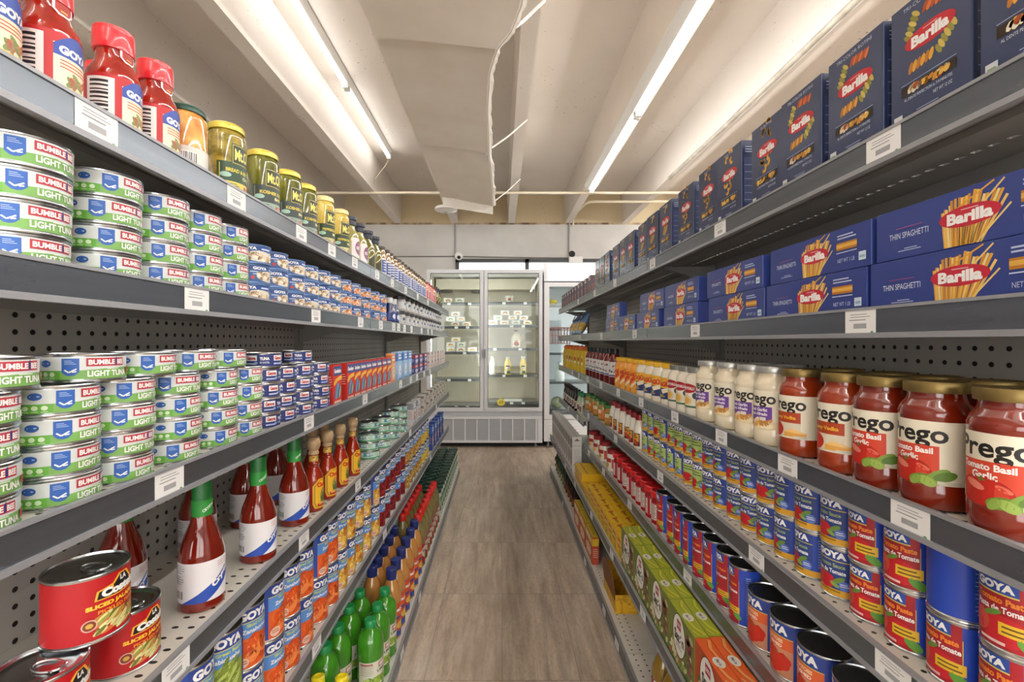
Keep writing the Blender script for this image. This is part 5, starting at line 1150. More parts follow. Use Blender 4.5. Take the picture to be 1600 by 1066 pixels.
for k, lst in enumerate(([1358, 1197, 1106, 1037, 994, 966, 946], [1366, 1200.5, 1103, 1037.5, 999, 947])):
    prev = None
    for i, px in enumerate(lst):
        y = shelf_y(px, XR + .005) - ws / 2
        if prev is not None: y = max(y, prev + ws + .002)
        prev = y
        p = (SP, SP, SP2, SP3, SP2, SP3, SP2)[i]
        place(p, (XR + .0068 + .019 + .002 * k, y, ZR[2] + .0006 + k * .0749), -pi / 2 + (0, .006, -.004, .005)[(i + k) % 4], f"long blue spaghetti box lying flat, {ORD[i]} from near end, {('bottom', 'upper')[k]} layer", 'pasta box', 'long spaghetti boxes')
NBG = noodle_bag()
for i, y in enumerate((3.86, 4.06, 4.26)):
    place(NBG, (XR + .085, y, ZR[2] + .019), -pi / 2, f'clear blue bag of egg noodles leaning back, {ORD[i]} beyond the spaghetti boxes', 'bag', 'noodle bags beyond the spaghetti', rx=-.42)
# jarred sauces
SJ = {k: sauce_jar(k) for k in ('basil', 'vodka', 'alfredo')}; AJ = {k: alt_jar(k) for k in ('gardein', 'ragu_white', 'ragu_cheese')}
seqj = [('basil', 1508), ('basil', 1402), ('basil', 1331), ('vodka', 1279), ('vodka', 1216), ('alfredo', 1176.7), ('alfredo', 1152.6), ('alfredo', 1116), ('alfredo', 1087), ('gardein', 1076), ('gardein', 1059), ('gardein', 1046), ('ragu_white', 1032), ('ragu_white', 1018), ('ragu_white', 1005.7), ('ragu_white', 994), ('ragu_cheese', 984), ('ragu_cheese', 976), ('ragu_cheese', 968), ('ragu_cheese', 960.5)]
nmj = {'basil': 'jar of red tomato basil sauce', 'vodka': 'jar of orange vodka sauce', 'alfredo': 'jar of white sauce with purple label', 'gardein': 'jar of white sauce with red oval', 'ragu_white': 'yellow-lidded white sauce jar', 'ragu_cheese': 'yellow-lidded orange cheese sauce jar'}
cn = {}; prev = None; backs = []
for i, (k, px) in enumerate(seqj):
    p = SJ.get(k) or AJ[k]; r = .0421 if k in SJ else .037
    Xc = XR + .007 + r; y = depth_of(px, Xc, r)
    if prev is not None: y = max(y, prev[0] + prev[1] + r + .0008)
    prev = (y, r); cn[k] = cn.get(k, 0) + 1
    place(p, (Xc, y, ZR[3] + .0006), -pi / 2 + (.03, -.02, .02, .0)[i % 4] + .30, f'{nmj[k]}, {ORD[cn[k] - 1]} from the near end in the front row', 'jar', 'jarred sauces under the spaghetti')
    if i < 8 and i != 5: place(p, (Xc + .093, y + .010, ZR[3] + .0006), -pi / 2 - .1, f'{nmj[k]} in the back row, {ORD[cn[k] - 1]} of its kind there', 'jar', 'jarred sauces under the spaghetti'); 
BQ = bbq_bottle()
row('R', ZR[3], BQ, [951, 943, 936, 930, 924.5, 919.5, 914.5], .034, .006, 'dark barbecue sauce bottle with white label', 'bottle', 'barbecue sauce bottles', 'by the cheese sauce', 1, 0, .3)
SQ = squeeze_bottle()
row('R', ZR[3], SQ, [908, 902, 897, 893, 889, 885.5, 882.5, 879.5], .033, .0062, 'yellow squeeze bottle with orange cap', 'bottle', 'yellow squeeze bottles', 'at the shelf end', 1, 0, .3)
# tomato sauce and paste cans, two high
TS = sauce_can(); TG = sauce_can(True); TP = paste_can()
seqc = [('paste', 1526), ('paste', 1449), ('paste', 1386), ('paste', 1353), ('sauce', 1306), ('sauce', 1264), ('sauce', 1226), ('sauce', 1193.5), ('sauce', 1163), ('sauce', 1136), ('sauce', 1117), ('sauce', 1106), ('green', 1092), ('green', 1078), ('green', 1067), ('green', 1051), ('green', 1036), ('green', 1025), ('green', 1014.5), ('green', 1005)]
nmc = {'paste': 'short blue and red tomato paste can', 'sauce': 'blue tomato sauce can with yellow band', 'green': 'pale green tomato sauce can'}
cn = {}; prev = None; rnd = random.Random(11)
for i, (k, px) in enumerate(seqc):
    p = {'paste': TP, 'sauce': TS, 'green': TG}[k]; r = .0354; Xc = XR + .026 + r; y = depth_of(px, Xc, r)
    if prev is not None: y = max(y, prev + 2 * r + .002)
    prev = y; cn[k] = cn.get(k, 0) + 1
    for lv in range(2):
        turn = rnd.uniform(-.25, .25) + (.45 if (i + lv) % 5 == 3 else 0); z = ZR[4] + .0006 + lv * .0934; rx = 0
        if i == 1 and lv == 1: rx = pi; z += .0931
        place(p, (Xc + rnd.uniform(0, .003), y, z), -pi / 2 + turn, f"{nmc[k]}{' upside down' if rx else ''}, {('lower', 'upper')[lv]} of {ORD[cn[k] - 1]} pair from near end", 'can', 'tomato cans two high under the jars', rx=rx)
DB = dressing_bottle()
row('R', ZR[4], DB, [991, 982, 974.5, 965.5, 957.5, 951], .030, .008, 'white dressing bottle with dark red cap', 'bottle', 'dressing bottles', 'shelf under the jars', 1, 0, .3, ymin=prev + .068)
SO = sofrito_jar()
row('R', ZR[4], SO, [944, 934.5, 926, 919.5, 914], .031, .008, 'green-lidded orange salsa jar', 'jar', 'salsa jars', 'shelf under the jars', 1, 0, .3)
TB1 = tall_glass_bottle('#2c7a4a', '#b8c4a4', 'clear_dressing_bottle'); TB2 = tall_glass_bottle('#101010', '#1b1413', 'soy_sauce_bottle')
row('R', ZR4FAR, TB1, [905, 901], .028, .008, 'green-capped clear dressing bottle', 'bottle', 'tall bottles at the shelf end', 'beyond the salsa jars', 1, 0, .3)
row('R', ZR4FAR, TB2, [897, 893, 890, 887.5, 885, 882.5, 880], .028, .008, 'black-capped dark sauce bottle', 'bottle', 'tall bottles at the shelf end', 'beyond the salsa jars', 1, 0, .3)
# crushed tomatoes, tall paste, chili jars
CC = crushed_can(); PT = paste_can(True, 'tall_tomato_paste_can')
cc = row('R', ZR[5], CC, [1298, 1244, 1207, 1177], .0462, .0065, 'wide dark-topped can of crushed tomatoes', 'can', 'crushed tomato cans', 'shelf above the seasoning', 1, 0, .12)
row('R', ZR[5], PT, [1147, 1127, 1107, 1087, 1072, 1058, 1040, 1025], .0370, .006, 'tall blue and red tomato paste can', 'can', 'tall tomato paste cans', 'shelf above the seasoning', 1, 0, .22, .1, ymin=cc[-1][1] + .0845)
SJR = spice_jar()
row('R', ZR[5], SJR, [1015.5, 1007.5, 1000, 993.5, 987.5, 981, 973, 963.5, 957], .0345, .008, 'red-lidded jar of chili paste', 'jar', 'red-lidded chili jars', 'shelf above the seasoning', 1, 0, .25)
MY = mayo_jar()
row('R', ZR[5], MY, [948, 936, 927, 920], .037, .008, 'dark-red-lidded jar of white dressing', 'jar', 'white dressing jars', 'beyond the chili jars', 1, 0, .3)
# seasoning boxes
SG, SO_ = sazon_box(), sazon_box(True); zs = ZR[6] + .0006
for r2 in range(2):
    yq = 1.174 - .088
    for i in range(6):
        p = SO_ if i < 2 else SG
        y = 1.174 - .089 + (i - 1) * .1775 + (.006 if r2 else 0)
        place(p, (XRB + .0075 + .0195 + r2 * .0395, y, zs), -pi / 2, f"{'orange' if i < 2 else 'green'} upright seasoning box, {ORD[i if i < 2 else i - 2]} of its colour, {('front', 'back')[r2]} row", 'box', 'upright seasoning boxes')
yb0 = 1.174 + 4 * .1775 + .012
MG1 = bouillon_box(.078, .058, .095, 1, 'bouillon_box'); MG2 = bouillon_box(.088, .205, .048, 3, 'bouillon_tray')
k = 0
for i in range(9):
    for c in range(3 if i < 6 else 2):
        k += 1
        place(MG1, (XRB + .042 + c * .0605, yb0 + .045 + i * .082, zs), -pi / 2, f'small yellow bouillon box, {ORD[i]} row beyond the green boxes, {ORD[c]} from the aisle', 'box', 'small bouillon boxes')
yb1 = yb0 + 9 * .082 + .055
for i in range(5):
    for lv in range(2 if i > 1 else 1):
        place(MG2, (XRB + .012 + .1025, yb1 + i * .0895, zs + lv * .0484), -pi / 2, f"wide yellow bouillon tray, {ORD[i]} from small yellow boxes, {('lower', 'upper')[lv]} layer", 'box', 'wide bouillon trays')
yb2 = YS[2] + .012
BC = brick_carton()
for i in range(12):
    place(BC, (XRB + .0085 + .0325, yb2 + .055 + i * .103, zs), -pi / 2, f'tall white drink carton, {ORD[i]} beyond the yellow bouillon', 'carton', 'white drink cartons')
# ------------------------------------------------------------------ bottom shelf of the pasta side
zr = ZR[7] + .0006
def amber_bottle():
    R = .039; a = Art(); wrap(a, R - .0008, .03, .128, '#a8301e'); a.poly([(-.06, .03), (.0, .03), (.05, .128), (-.01, .128)], '#e0d6c8'); a.ell(.03, .06, .018, .016, '#c8824a', 12); a.ell(-.035, .09, .016, .012, '#8a2a1c', 12)
    pr = [(0, 0), (R - .004, 0), (R, .006), (R - .0008, .02), (R - .0008, .135), (R, .14), (.036, .165), (.026, .190), (.0165, .208), (.0155, .222), (0, .222)]
    return big_bottle('vinegar_bottle', pr, M('#8a6a20', .12, 0, .8), [(.0165, .216), (.0185, .218), (.0185, .238), (0, .24)], M('#d8a52a', .4), a, R - .0008)
AB = amber_bottle()
for i, y in enumerate((1.49, 1.40, 1.31)):
    place(AB, (.535, y, zr), -pi / 2 + .6, f'amber vinegar bottle on bottom shelf, {ORD[i]} from the yellow carton', 'bottle', 'amber vinegar bottles')
yc = bpy.data.objects.new('display_carton', None); COL.objects.link(yc); yc.location = (.60, 2.16, zr)
tag(yc, 'open yellow display carton with brown cardboard flap on the bottom shelf', 'carton')
YEL = mottled('printed_yellow_card', '#d9a51e', '#b88a14', 40, .45, lo=.45, hi=.6)
bm = bmesh.new(); x0, x1, y0, y1, hh, th = -.082, .09, -.11, .12, .135, .004
add_box(bm, x0, x1, y0, y1, 0, th); add_box(bm, x1 - th, x1, y0, y1, th, hh); add_box(bm, x0, x1 - th, y0, y0 + th, th, hh * .62); add_box(bm, x0, x1 - th, y1 - th, y1, th, hh); add_box(bm, x0, x0 + th, y0 + th, y1 - th, th, hh * .42)
link_mesh('tray', bm, YEL, yc)
bm = bmesh.new(); n = 14
prf = [(y0 + .01, 0)] + [(y0 + .01 + (y1 - y0 - .02) * (.5 - .5 * cos(pi * k / n)), .06 + .075 * sin(pi * k / n)) for k in range(n + 1)] + [(y1 - .01, 0)]
a = [bm.verts.new((x0 - .002 - .012 * (q / .14), y, hh * .42 + q)) for y, q in prf]; b = [bm.verts.new((x0 + .002 - .012 * (q / .14), y, hh * .42 + q)) for y, q in prf]
bm.faces.new(a); bm.faces.new(b[::-1])
for i in range(len(prf)): bm.faces.new((a[i], b[i], b[(i + 1) % len(prf)], a[(i + 1) % len(prf)]))
link_mesh('flap', bm, M('#7a4a22', .6), yc)
t = Art(); t.rect(-.055, .012, .055, .052, '#dca920'); t.rect(.005, .022, .05, .046, '#b0261c'); t.txt('MAGGI', .028, .034, .010, '#f0dc8a', .038, .05); t.blobs(-.05, .012, .05, .05, 14, .007, .004, ['#c8921a', '#a87a14', '#e6c04a'], 3); t.build('front_print', lambda u, v, o: Vector((u + .006, y0 - o, v)), yc, off=.0006)
SBX = tall_box('food_box', .20, .038, .150, '#b8452e', '#d9b52a', '#e0c8b0', 31)
tp = Art(); tp.rect(-.098, -.017, .098, .017, '#d9bd2e'); tp.lines(-.07, .07, .006, 2, .01, '#8a6a1a', .003); tp.build('top_print', face_top(.150), SBX)
for i in range(3): place(SBX, (.497 + .0195 + .006, 2.50 + .10 + i * .2015, zr), -pi / 2, f'yellow-topped red food box on the bottom shelf, {ORD[i]} beyond the open yellow carton', 'box', 'red food boxes on the bottom shelf')
def snack_bag(name, c1, c2, accent):
    bm = bmesh.new(); w, d, h = .105, .05, .165; rows_ = []
    for j in range(9):
        t = j / 8; dd = d / 2 * max(.05, sin(pi * min(1, .12 + t * .88)) ** .6); ww = w / 2 * (1 - .08 * sin(pi * t))
        rows_.append([bm.verts.new((ww * cos(2 * pi * k / 18), dd * sin(2 * pi * k / 18), h * t)) for k in range(18)])
    for j in range(8):
        for k in range(18):
            f = bm.faces.new((rows_[j][k], rows_[j][(k + 1) % 18], rows_[j + 1][(k + 1) % 18], rows_[j + 1][k])); f.material_index = 1 if 1 <= j <= 3 else 0
    bm.faces.new(rows_[0][::-1]); bm.faces.new(rows_[-1])
    o = link_mesh(name, bm, [M(c1, .3), mottled(name + '_picture', c2, c1, 40, .3)], None, True, 60)
    a = Art(); a.rect(-.034, .085, .034, .125, accent); a.lines(-.024, .024, .112, 2, .014, W, .006); a.ell(0, .048, .03, .02, c2); a.build('label', lambda u, v, q: Vector((u, -d / 2 - q, v)), o, off=.001); return o
SB1 = snack_bag('bean_bag', '#2a211c', '#b8602a', '#7a5a4a'); SB2 = snack_bag('herb_bag', '#2c5a40', '#c9b48a', '#8a5a3a')
for i in range(6): place(SB1, (XRB + .065, 3.16 + .05 + i * .105, zr + .001), -pi / 2 - .5, f'dark pouch with orange picture on the bottom shelf, {ORD[i]} beyond the red food boxes', 'bag', 'dark pouches on the bottom shelf')
for i in range(6): place(SB2, (XRB + .065, 3.80 + .04 + i * .105, zr + .001), -pi / 2 - .5, f'green pouch with brown picture on the bottom shelf, {ORD[i]} beyond the dark pouches', 'bag', 'green pouches on the bottom shelf')

# ------------------------------------------------------------------ two-door refrigerator at the end of the aisle
FY = 5.57; K_ = FY / F
def fx(px): return (px - VX) * K_
def fz(py): return H - (py - VY) * K_
FRW = M('#d4d5d8', .35); FRIN = mottled('fridge_liner', '#dad2bf', '#cfc5b0', 2, .5, lo=.3, hi=.7); FRG = M('#9a9c9e', .4, .3)
fr = bpy.data.objects.new('glass_door_refrigerator', None); COL.objects.link(fr); fr.location = (fx(757), FY + .36, 0)
tag(fr, 'two-door glass refrigerator with silver grille at the end of the aisle', 'refrigerator')
FI = Matrix.Translation(-fr.location)
def fpart(name, bm, mats, par=None, **k):
    o = link_mesh(name, bm, mats, par or fr, **k)
    if par is None: o.matrix_parent_inverse = FI
    return o
fl, fm, frr = fx(757) - .71, fx(756), fx(848); zt, zb_, zg = fz(421), fz(643), fz(693); yb = FY + .74
bm = bmesh.new()
add_box(bm, fl, frr, FY + .05, yb, zt - .045, zt, 0); add_box(bm, fl, fl + .03, FY + .05, yb, zg, zt - .045, 0); add_box(bm, frr - .03, frr, FY + .05, yb, zg, zt - .045, 0)
add_box(bm, fl + .03, frr - .03, yb - .03, yb, zg, zt - .045, 0); add_box(bm, fl + .03, frr - .03, FY + .05, yb - .03, zg, zb_ + .02, 0)
fpart('cabinet', bm, FRW)
bm = bmesh.new()
add_box(bm, fl + .031, frr - .031, yb - .038, yb - .031, zb_ + .021, zt - .046); add_box(bm, fl + .031, fl + .036, FY + .06, yb - .04, zb_ + .021, zt - .046); add_box(bm, frr - .036, frr - .031, FY + .06, yb - .04, zb_ + .021, zt - .046)
add_box(bm, fl + .037, frr - .037, FY + .06, yb - .04, zb_ + .021, zb_ + .027)
fpart('liner', bm, FRIN)
bm = bmesh.new(); add_box(bm, fm - .03, fm + .03, FY + .055, FY + .09, zb_ + .027, zt - .046)
fpart('mullion', bm, FRW)
o = tube_obj('lamp', [(fm, FY + .105, zb_ + .1), (fm, FY + .105, zt - .12)], .012, emit('fridge_lamp', (1, .97, .90, 1), 12.0), fr, 8); o.matrix_parent_inverse = FI
for lx in (fl + .041, frr - .041):
    o = tube_obj('lamp', [(lx, FY + .075, zb_ + .1), (lx, FY + .085, zt - .12)], .0045, bpy.data.materials['fridge_lamp'], fr, 8); o.matrix_parent_inverse = FI
bm = bmesh.new(); add_box(bm, fl + .06, frr - .06, FY + .40, yb - .06, zt - .20, zt - .06); fpart('evaporator_cover', bm, FRIN)
for cx in (fx(690), fx(742)):
    bm = bmesh.new(); add_lathe(bm, [(0, 0, 0), (.075, 0, 0), (.085, .012, 0), (.085, .03, 0), (.06, .03, 0), (.03, .022, 0), (0, .022, 0)], 20, cx, FY + .5, zt - .232); fpart('fan', bm, M('#5c5a52', .5, .3), smooth=True, angle=40)
for d0, d1 in ((fl + .002, fm - .0035), (fm + .0035, frr - .002)):
    bm = bmesh.new(); w1, w2 = .042, .046
    add_box(bm, d0, d0 + w1, FY, FY + .045, zb_, zt, 0); add_box(bm, d1 - w1, d1, FY, FY + .045, zb_, zt, 0); add_box(bm, d0 + w1, d1 - w1, FY, FY + .045, zt - w2, zt, 0); add_box(bm, d0 + w1, d1 - w1, FY, FY + .045, zb_, zb_ + w2, 0)
    g = .006
    for A in ((d0 + w1, d0 + w1 + g, zb_ + w2, zt - w2), (d1 - w1 - g, d1 - w1, zb_ + w2, zt - w2), (d0 + w1 + g, d1 - w1 - g, zb_ + w2, zb_ + w2 + g), (d0 + w1 + g, d1 - w1 - g, zt - w2 - g, zt - w2)): add_box(bm, A[0], A[1], FY + .004, FY + .03, A[2], A[3], 1)
    dr = fpart('door', bm, [FRW, M('#55575a', .5)])
    bm = bmesh.new(); add_box(bm, d0 + w1, d1 - w1, FY + .014, FY + .018, zb_ + w2, zt - w2); link_mesh('pane', bm, GLASS, dr)
    hx = d1 - .02 if d0 < fm - .1 else d0 + .006
    bm = bmesh.new(); add_box(bm, hx, hx + .012, FY - .03, FY, fz(560), fz(545), 0, .002); link_mesh('handle', bm, FRG, dr)
bm = bmesh.new(); gz0, gz1 = fz(692), fz(651); gl, gr = fl + .01, frr - .004
add_box(bm, gl, gr, FY + .01, FY + .045, gz0, gz1, 0)
GR = M('#c4c5c7', .35, .2)
bm2 = bmesh.new(); add_box(bm2, fl + .02, frr - .02, FY + .13, yb - .12, .001, gz0 + .002); fpart('gap_shade', bm2, BLACK)  # black block put in as the shade of the gap underneath
gp = fpart('grille', bm, M('#c2c4c7', .4))
bm = bmesh.new(); z = gz0 + .035
while z < gz1 - .03: add_box(bm, gl + .03, gr - .05, FY + .004, FY + .010, z, z + .007); z += .0135
link_mesh('slat', bm, M('#b2b4b7', .4), gp)
bm = bmesh.new(); add_box(bm, gl, gr, FY - .002, FY + .010, gz1 - .03, gz1); add_box(bm, gl, gr, FY - .002, FY + .010, gz0, gz0 + .03); add_box(bm, gl, gl + .03, FY - .002, FY + .010, gz0 + .03, gz1 - .03); add_box(bm, gr - .055, gr, FY - .002, FY + .010, gz0 + .03, gz1 - .03)
link_mesh('frame', bm, M('#dcdcde', .35), gp)
for k in range(12):
    x = fx(688.5) + (k - 2) * .1455
    if x > gr - .07: break
    if x < gl + .02: continue
    bm = bmesh.new(); add_box(bm, x, x + .016, FY - .003, FY + .010, gz0 + .028, gz1 - .028); link_mesh('divider', bm, M('#e2e2e4', .35), gp)
for x in (fl + .05, frr - .08):
    bm = bmesh.new(); add_lathe(bm, [(0, 0, 0), (.022, 0, 0), (.022, .012, 0), (.012, .014, 0), (.012, zg, 0), (0, zg, 0)], 14, x, FY + .10, 0); fpart('foot', bm, FRG, smooth=True, angle=40)
    bm = bmesh.new(); add_lathe(bm, [(0, 0, 0), (.022, 0, 0), (.022, .012, 0), (.012, .014, 0), (.012, zg, 0), (0, zg, 0)], 14, x, yb - .08, 0); fpart('foot', bm, FRG, smooth=True, angle=40)
YSH = 5.78; KS = YSH / F
def sx_(px): return (px - VX) * KS
def sz_(py): return H - (py - VY) * KS
SHM = M('#4a4c4e', .45); WIRE = M('#9fa1a0', .4, .4)
shelfz = {}
for side_, lines_ in (('l', (475, 512, 552, 594, 636)), ('r', (474, 510, 546, 587.5, 630))):
    a0, a1 = (fl + .045, fm - .035) if side_ == 'l' else (fm + .035, frr - .045)
    for i, py in enumerate(lines_):
        z = sz_(py) + .012; z = max(z, zb_ + .034); shelfz[(side_, i)] = z
        bm = bmesh.new(); add_box(bm, a0, a1, YSH, YSH + .40, z - .006, z)
        s = fpart('shelf', bm, WIRE)
        bm = bmesh.new(); add_box(bm, a0, a1, YSH - .012, YSH, z - .028, z + .004); rl = link_mesh('price_rail', bm, SHM, s)
        for f_ in ((.30, .72), (.45, .68), (.12, .62))[i % 3]:
            bm = bmesh.new(); xx = a0 + (a1 - a0) * f_; add_box(bm, xx, xx + .042, YSH - .0145, YSH - .0125, z - .026, z + .002); link_mesh('price_tag', bm, TAGM, rl)
def dairy_pack(c):
    o = carton('cheese_pack', .108, .05, .062, '#d8d4cc'); a = Art(); a.rect(-.053, .001, .053, .061, '#e4e0d8'); a.poly([(-.030, .022)] + [(.032 * cos(t) , .022 + .024 * sin(t)) for t in (pi * (1 - k / 10) for k in range(11))] + [(.030, .022)], c); a.ell(0, .022, .012, .010, '#e6d9b0', 10); a.rect(-.05, .004, .05, .010, '#8a8f9a'); a.build('front_print', face_front(.05), o)
    t = Art(); t.rect(-.053, -.024, .053, .024, '#dcd8d0'); t.build('top_print', face_top(.062), o); return o
DP = [dairy_pack('#c98a4a'), dairy_pack('#b8743e'), dairy_pack('#d9a548'), dairy_pack('#7a9a7a')]
def packs(side_, sh, rows_, where, base=0):
    for k, pxs in enumerate(rows_):
        for i, px in enumerate(pxs):
            place(DP[(i * 3 + k * 2 + sh) % 4], (sx_(px) , YSH + .03, shelfz[(side_, sh)] + .0006 + k * .0626), 0, f"white cheese pack, {ORD[i]} along {('bottom', 'middle', 'top')[k]} row {where}", 'cheese pack', 'cheese packs in the refrigerator')
packs('r', 1, [(770.5, 788, 806, 824.5), (778, 801, 818), (789, 809)], 'in the door with the juice jug')
packs('l', 1, [(711.5, 728.5), (704, 720), (711.5,)], 'on second shelf of the other door')
packs('l', 2, [(704, 720, 738), (704, 720.5), (712,)], 'on third shelf of the other door')
packs('l', 0, [(700, 718)], 'on top shelf of the other door')
tubp = lathe_obj('dip_tub', [(0, 0), (.044, 0), (.052, .075), (0, .075)], M('#d9d2c8', .4), seg=24)
lathe_obj('lid', [(.05, .074), (.055, .076), (.055, .084), (0, .086)], M('#e6e2da', .4), tubp, 24)
a = Art(); a.ell(0, .040, .030, .030, '#e2dcd2', 18); a.ell(0, .040, .020, .020, '#a8453a', 16); a.build('label', cyl(.0505), tubp, .012, True)
tubp.location = (sx_(796), YSH + .065, shelfz[('r', 0)] + .0006); tag(tubp, 'round dip tub with red fruit label alone on the top refrigerator shelf', 'tub')
jug = lathe_obj('juice_jug', [(0, 0), (.060, 0), (.066, .008), (.066, .125), (.055, .165), (.032, .195), (.022, .205), (.02, .222), (0, .222)], mottled('apple_juice_jug', '#cfc6b2', '#b8a888', 9, .25, .5), seg=28)
lathe_obj('screw_cap', [(.022, .215), (.026, .217), (.026, .236), (0, .237)], M('#7a2a22', .4), jug, 20)
tube_obj('handle', [(.052, 0, .155), (.082, 0, .175), (.086, 0, .150), (.074, 0, .100), (.064, 0, .085)], .010, M('#cfc6b2', .3), jug, 8)
a = Art(); a.rect(-.045, .02, .045, .11, '#e0d9cc'); a.ell(0, .06, .034, .030, '#a8352a', 16); a.ell(.016, .05, .018, .018, '#7a2018', 12); a.rect(-.03, .095, .03, .104, '#8a2a22'); a.build('label', cyl(.066), jug, .012, True)
jug.location = (sx_(807), YSH + .085, shelfz[('r', 2)] + .0006); tag(jug, 'clear handled jug of juice with red fruit label and dark cap', 'jug')
def dairy_bottle(name, body, cap, lab, lab2):
    o = lathe_obj(name, [(0, 0), (.038, 0), (.042, .006), (.042, .135), (.036, .165), (.024, .195), (.02, .21), (0, .21)], M(body, .3), seg=24)
    lathe_obj('screw_cap', [(.021, .204), (.025, .206), (.025, .232), (0, .234)], M(cap, .4), o, 18)
    a = Art(); wrap(a, .042, .015, .13, lab); a.rect(-.03, .062, .03, .10, '#e4e2da') if lab2 else None
    if lab2: wrap(a, .042, .015, .05, '#e6e3da'); a.ell(.01, .032, .026, .02, lab2, 14); a.rect(-.024, .10, .024, .118, '#3a3a34'); a.rect(-.018, .075, .018, .083, '#8a8a80')
    else: a.lines(-.02, .02, .11, 4, .02, '#c9c6bc', .008)
    a.build('label', cyl(.042), o, .012, True); return o
MB_ = dairy_bottle('milk_bottle', '#e6e4dc', '#e2e0da', '#e2e0d8', None); CB = dairy_bottle('creamer_bottle', '#dcbc3e', '#c9c4b8', '#e0c24a', '#3f6a3a')
place(MB_, (sx_(769.5), YSH + .055, shelfz[('r', 3)] + .0006), 0, 'plain white milk bottle beside the yellow creamers in the refrigerator', 'bottle', 'refrigerated bottles')
place(CB, (sx_(793.5), YSH + .055, shelfz[('r', 3)] + .0006), 0, 'yellow-topped creamer bottle next to the white milk bottle', 'bottle', 'refrigerated bottles')
place(CB, (sx_(817.5), YSH + .055, shelfz[('r', 3)] + .0006), 0, 'yellow-topped creamer bottle farther from the white milk bottle', 'bottle', 'refrigerated bottles')
bm = bmesh.new(); pts = []
for k in range(24): t = 2 * pi * k / 24; r_ = .056 if k % 2 else .047; pts.append((r_ * cos(t), r_ * .9 * sin(t)))
a_ = [bm.verts.new((x, 0, z)) for x, z in pts]; b_ = [bm.verts.new((x, .002, z)) for x, z in pts]; bm.faces.new(a_); bm.faces.new(b_[::-1])
for k in range(24): bm.faces.new((a_[k], b_[k], b_[(k + 1) % 24], a_[(k + 1) % 24]))
st = link_mesh('price_burst', bm, M('#e0c22a', .5)); st.location = (sx_(783), YSH - .018, shelfz[('r', 4)] + .0); tag(st, 'yellow starburst price card on the lowest refrigerator rail', 'price card')
a = Art(); a.txt('$', -.018, 0, .03, '#6a5a14', None, .03); a.lines(-.004, .03, .012, 3, .012, '#8a7414', .005); a.build('print', lambda u, v, o: Vector((u, -o, v)), st, off=.0006)
pw = box_obj('foam_tray', -.115, .115, 0, .06, 0, .03, M('#e4e2dc', .5), None, .004); pw.location = (sx_(802), YSH + .05, shelfz[('r', 4)] + .0006); tag(pw, 'long white foam tray on the lowest refrigerator shelf', 'tray')

# ------------------------------------------------------------------ white cooler beside it
co = bpy.data.objects.new('upright_cooler', None); COL.objects.link(co); cl, cr = fx(850), fx(850) + .78; co.location = ((cl + cr) / 2, FY + .36, 0)
tag(co, 'white upright cooler with a lit blank header beside the two-door refrigerator', 'cooler')
CI = Matrix.Translation(-co.location)
def cpart(name, bm, mats, par=None, **k):
    o = link_mesh(name, bm, mats, par or co, **k)
    if par is None: o.matrix_parent_inverse = CI
    return o
WH = M('#dededf', .35); ct, ch, cb, cg = fz(411), fz(441), fz(655), fz(690)
bm = bmesh.new(); add_box(bm, cl, cr, FY + .04, yb, ch, ct); add_box(bm, cl, cl + .03, FY + .04, yb, cg, ch); add_box(bm, cr - .03, cr, FY + .04, yb, cg, ch); add_box(bm, cl + .03, cr - .03, yb - .03, yb, cg, ch); add_box(bm, cl + .03, cr - .03, FY + .04, yb - .03, cg, cb + .01)
cpart('cabinet', bm, WH)
bm = bmesh.new(); add_box(bm, cl, cr, FY, FY + .04, ch + .012, ct); hd = cpart('header', bm, WH)
bm = bmesh.new(); add_box(bm, cl + .045, cr - .045, FY - .006, FY, ch + .02, ct - .012); link_mesh('lit_panel', bm, emit('cooler_sign', (1, 1, 1, 1), 1.4), hd)
bm = bmesh.new(); add_box(bm, cl, cr, FY + .01, FY + .04, ch, ch + .010); cpart('header_gap', bm, M('#5a5c5e', .5))
bm = bmesh.new(); d0, d1, w1 = cl + .004, cr - .004, .062
add_box(bm, d0, d0 + w1, FY - .004, FY + .04, cb, ch - .004); add_box(bm, d1 - w1, d1, FY - .004, FY + .04, cb, ch - .004); add_box(bm, d0 + w1, d1 - w1, FY - .004, FY + .04, ch - .055, ch - .004); add_box(bm, d0 + w1, d1 - w1, FY - .004, FY + .04, cb, cb + .05)
dr = cpart('door', bm, WH)
bm = bmesh.new(); add_box(bm, d0 + w1, d1 - w1, FY + .012, FY + .016, cb + .05, ch - .055); link_mesh('pane', bm, GLASS, dr)
bm = bmesh.new(); add_box(bm, cl + .031, cr - .031, yb - .038, yb - .031, cb + .012, ch - .002); add_box(bm, cl + .031, cl + .036, FY + .05, yb - .04, cb + .012, ch - .002)
cpart('liner', bm, M('#cfd2d4', .5))
o = tube_obj('lamp', [(cr - .06, FY + .08, cb + .1), (cr - .06, FY + .08, ch - .1)], .012, emit('cooler_lamp', (.95, 1, 1, 1), 16.0), co, 8); o.matrix_parent_inverse = CI
for py in (477, 514, 552, 597, 640):
    z = sz_(py); bm = bmesh.new(); add_box(bm, cl + .04, cr - .04, YSH, YSH + .40, z - .006, z); s = cpart('shelf', bm, WIRE)
    bm = bmesh.new(); add_box(bm, cl + .04, cr - .04, YSH - .012, YSH, z - .024, z + .004); link_mesh('price_rail', bm, SHM, s)
bm = bmesh.new(); add_box(bm, cl, cr, FY, FY + .04, cg, cb - .008); vp = cpart('vent_panel', bm, WH)
bm = bmesh.new(); z = cg + .05
while z < cb - .05: add_box(bm, cl + .05, cr - .05, FY - .006, FY, z, z + .022); z += .036
link_mesh('louver', bm, M('#e4e4e5', .4), vp)
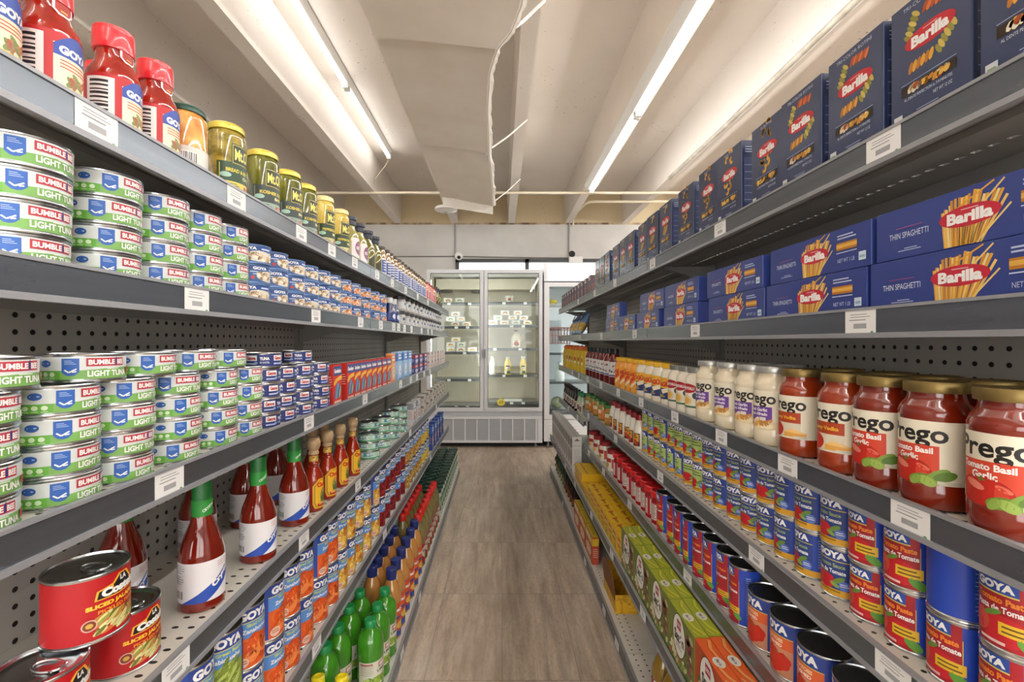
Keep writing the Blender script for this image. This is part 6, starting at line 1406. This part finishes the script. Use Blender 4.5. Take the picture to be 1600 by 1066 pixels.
bm = bmesh.new(); add_box(bm, cl + .02, cr - .02, FY + .13, yb - .12, .001, cg + .002); cpart('gap_shade', bm, BLACK)  # same black block, standing for the shade under the cooler
for x in (cl + .06, cr - .06):
    for y in (FY + .10, yb - .08):
        bm = bmesh.new(); add_lathe(bm, [(0, 0, 0), (.022, 0, 0), (.022, .012, 0), (.012, .014, 0), (.012, cg, 0), (0, cg, 0)], 14, x, y, 0); cpart('foot', bm, FRG, smooth=True, angle=40)
lem = bpy.data.meshes.new('yellow_cheese'); bm = bmesh.new(); bmesh.ops.create_uvsphere(bm, u_segments=20, v_segments=12, radius=.055); bmesh.ops.scale(bm, verts=bm.verts, vec=(1.05, .8, .72)); bmesh.ops.translate(bm, verts=bm.verts, vec=(0, 0, .040))
lc = link_mesh('yellow_food_pack', bm, mottled('lemon_skin', '#dcc23a', '#c9a92a', 20, .4), None, True); lc.location = (sx_(865), YSH + .06, sz_(477) + .0008); tag(lc, 'rounded yellow pack on the top shelf of the white cooler', 'food pack')
bm = bmesh.new(); bmesh.ops.create_uvsphere(bm, u_segments=20, v_segments=12, radius=.075); bmesh.ops.translate(bm, verts=bm.verts, vec=(0, 0, .0765))
mel = link_mesh('melon', bm, mottled('melon_rind', '#a8a884', '#8f9470', 24, .5), None, True); mel.location = (sx_(872), YSH + .12, sz_(640) + .001); tag(mel, 'pale green melon on the lowest shelf of the white cooler', 'melon')
jb = lathe_obj('milk_jug', [(0, 0), (.055, 0), (.06, .01), (.06, .14), (.03, .2), (.022, .21), (.022, .235), (0, .236)], M('#e2e2de', .35), seg=24); lathe_obj('screw_cap', [(.023, .228), (.027, .23), (.027, .25), (0, .251)], M('#c9ccd0', .4), jb, 18)
jb.location = (sx_(876), YSH + .09, sz_(597) + .001); tag(jb, 'white milk jug on the fourth shelf of the white cooler', 'jug')
# wire basket hooked on the far end of the pasta shelving
wb_ = bpy.data.objects.new('wire_basket', None); COL.objects.link(wb_); wb_.location = (.60, 4.52, 1.30); tag(wb_, 'small red wire basket hooked on the far end of the pasta shelving', 'basket')
PK = M('#c98a8a', .4); x0, x1, y0, y1, z0, z1 = -.09, .09, .0, .16, -.02, .14
def wires(name, loops):
    bm = bmesh.new()
    for l in loops: add_tube(bm, l, .0035, 6)
    link_mesh(name, bm, PK, wb_, True, 60)
for z in (z0, (z0 + z1) / 2, z1): wires('wire_hoop', [[(x0, y0, z), (x1, y0, z), (x1, y1, z), (x0, y1, z), (x0, y0, z)]])
for k in range(7): x = x0 + (x1 - x0) * k / 6; wires('wire_grid', [[(x, y0, z1), (x, y0, z0), (x, y1, z0), (x, y1, z1)]])
for ob in list(bpy.data.objects):
    if ob.parent is None and ob.type == 'MESH' and 'label' not in ob and ob.get('kind') is None:
        for ch in list(ob.children): bpy.data.objects.remove(ch)
        bpy.data.objects.remove(ob)
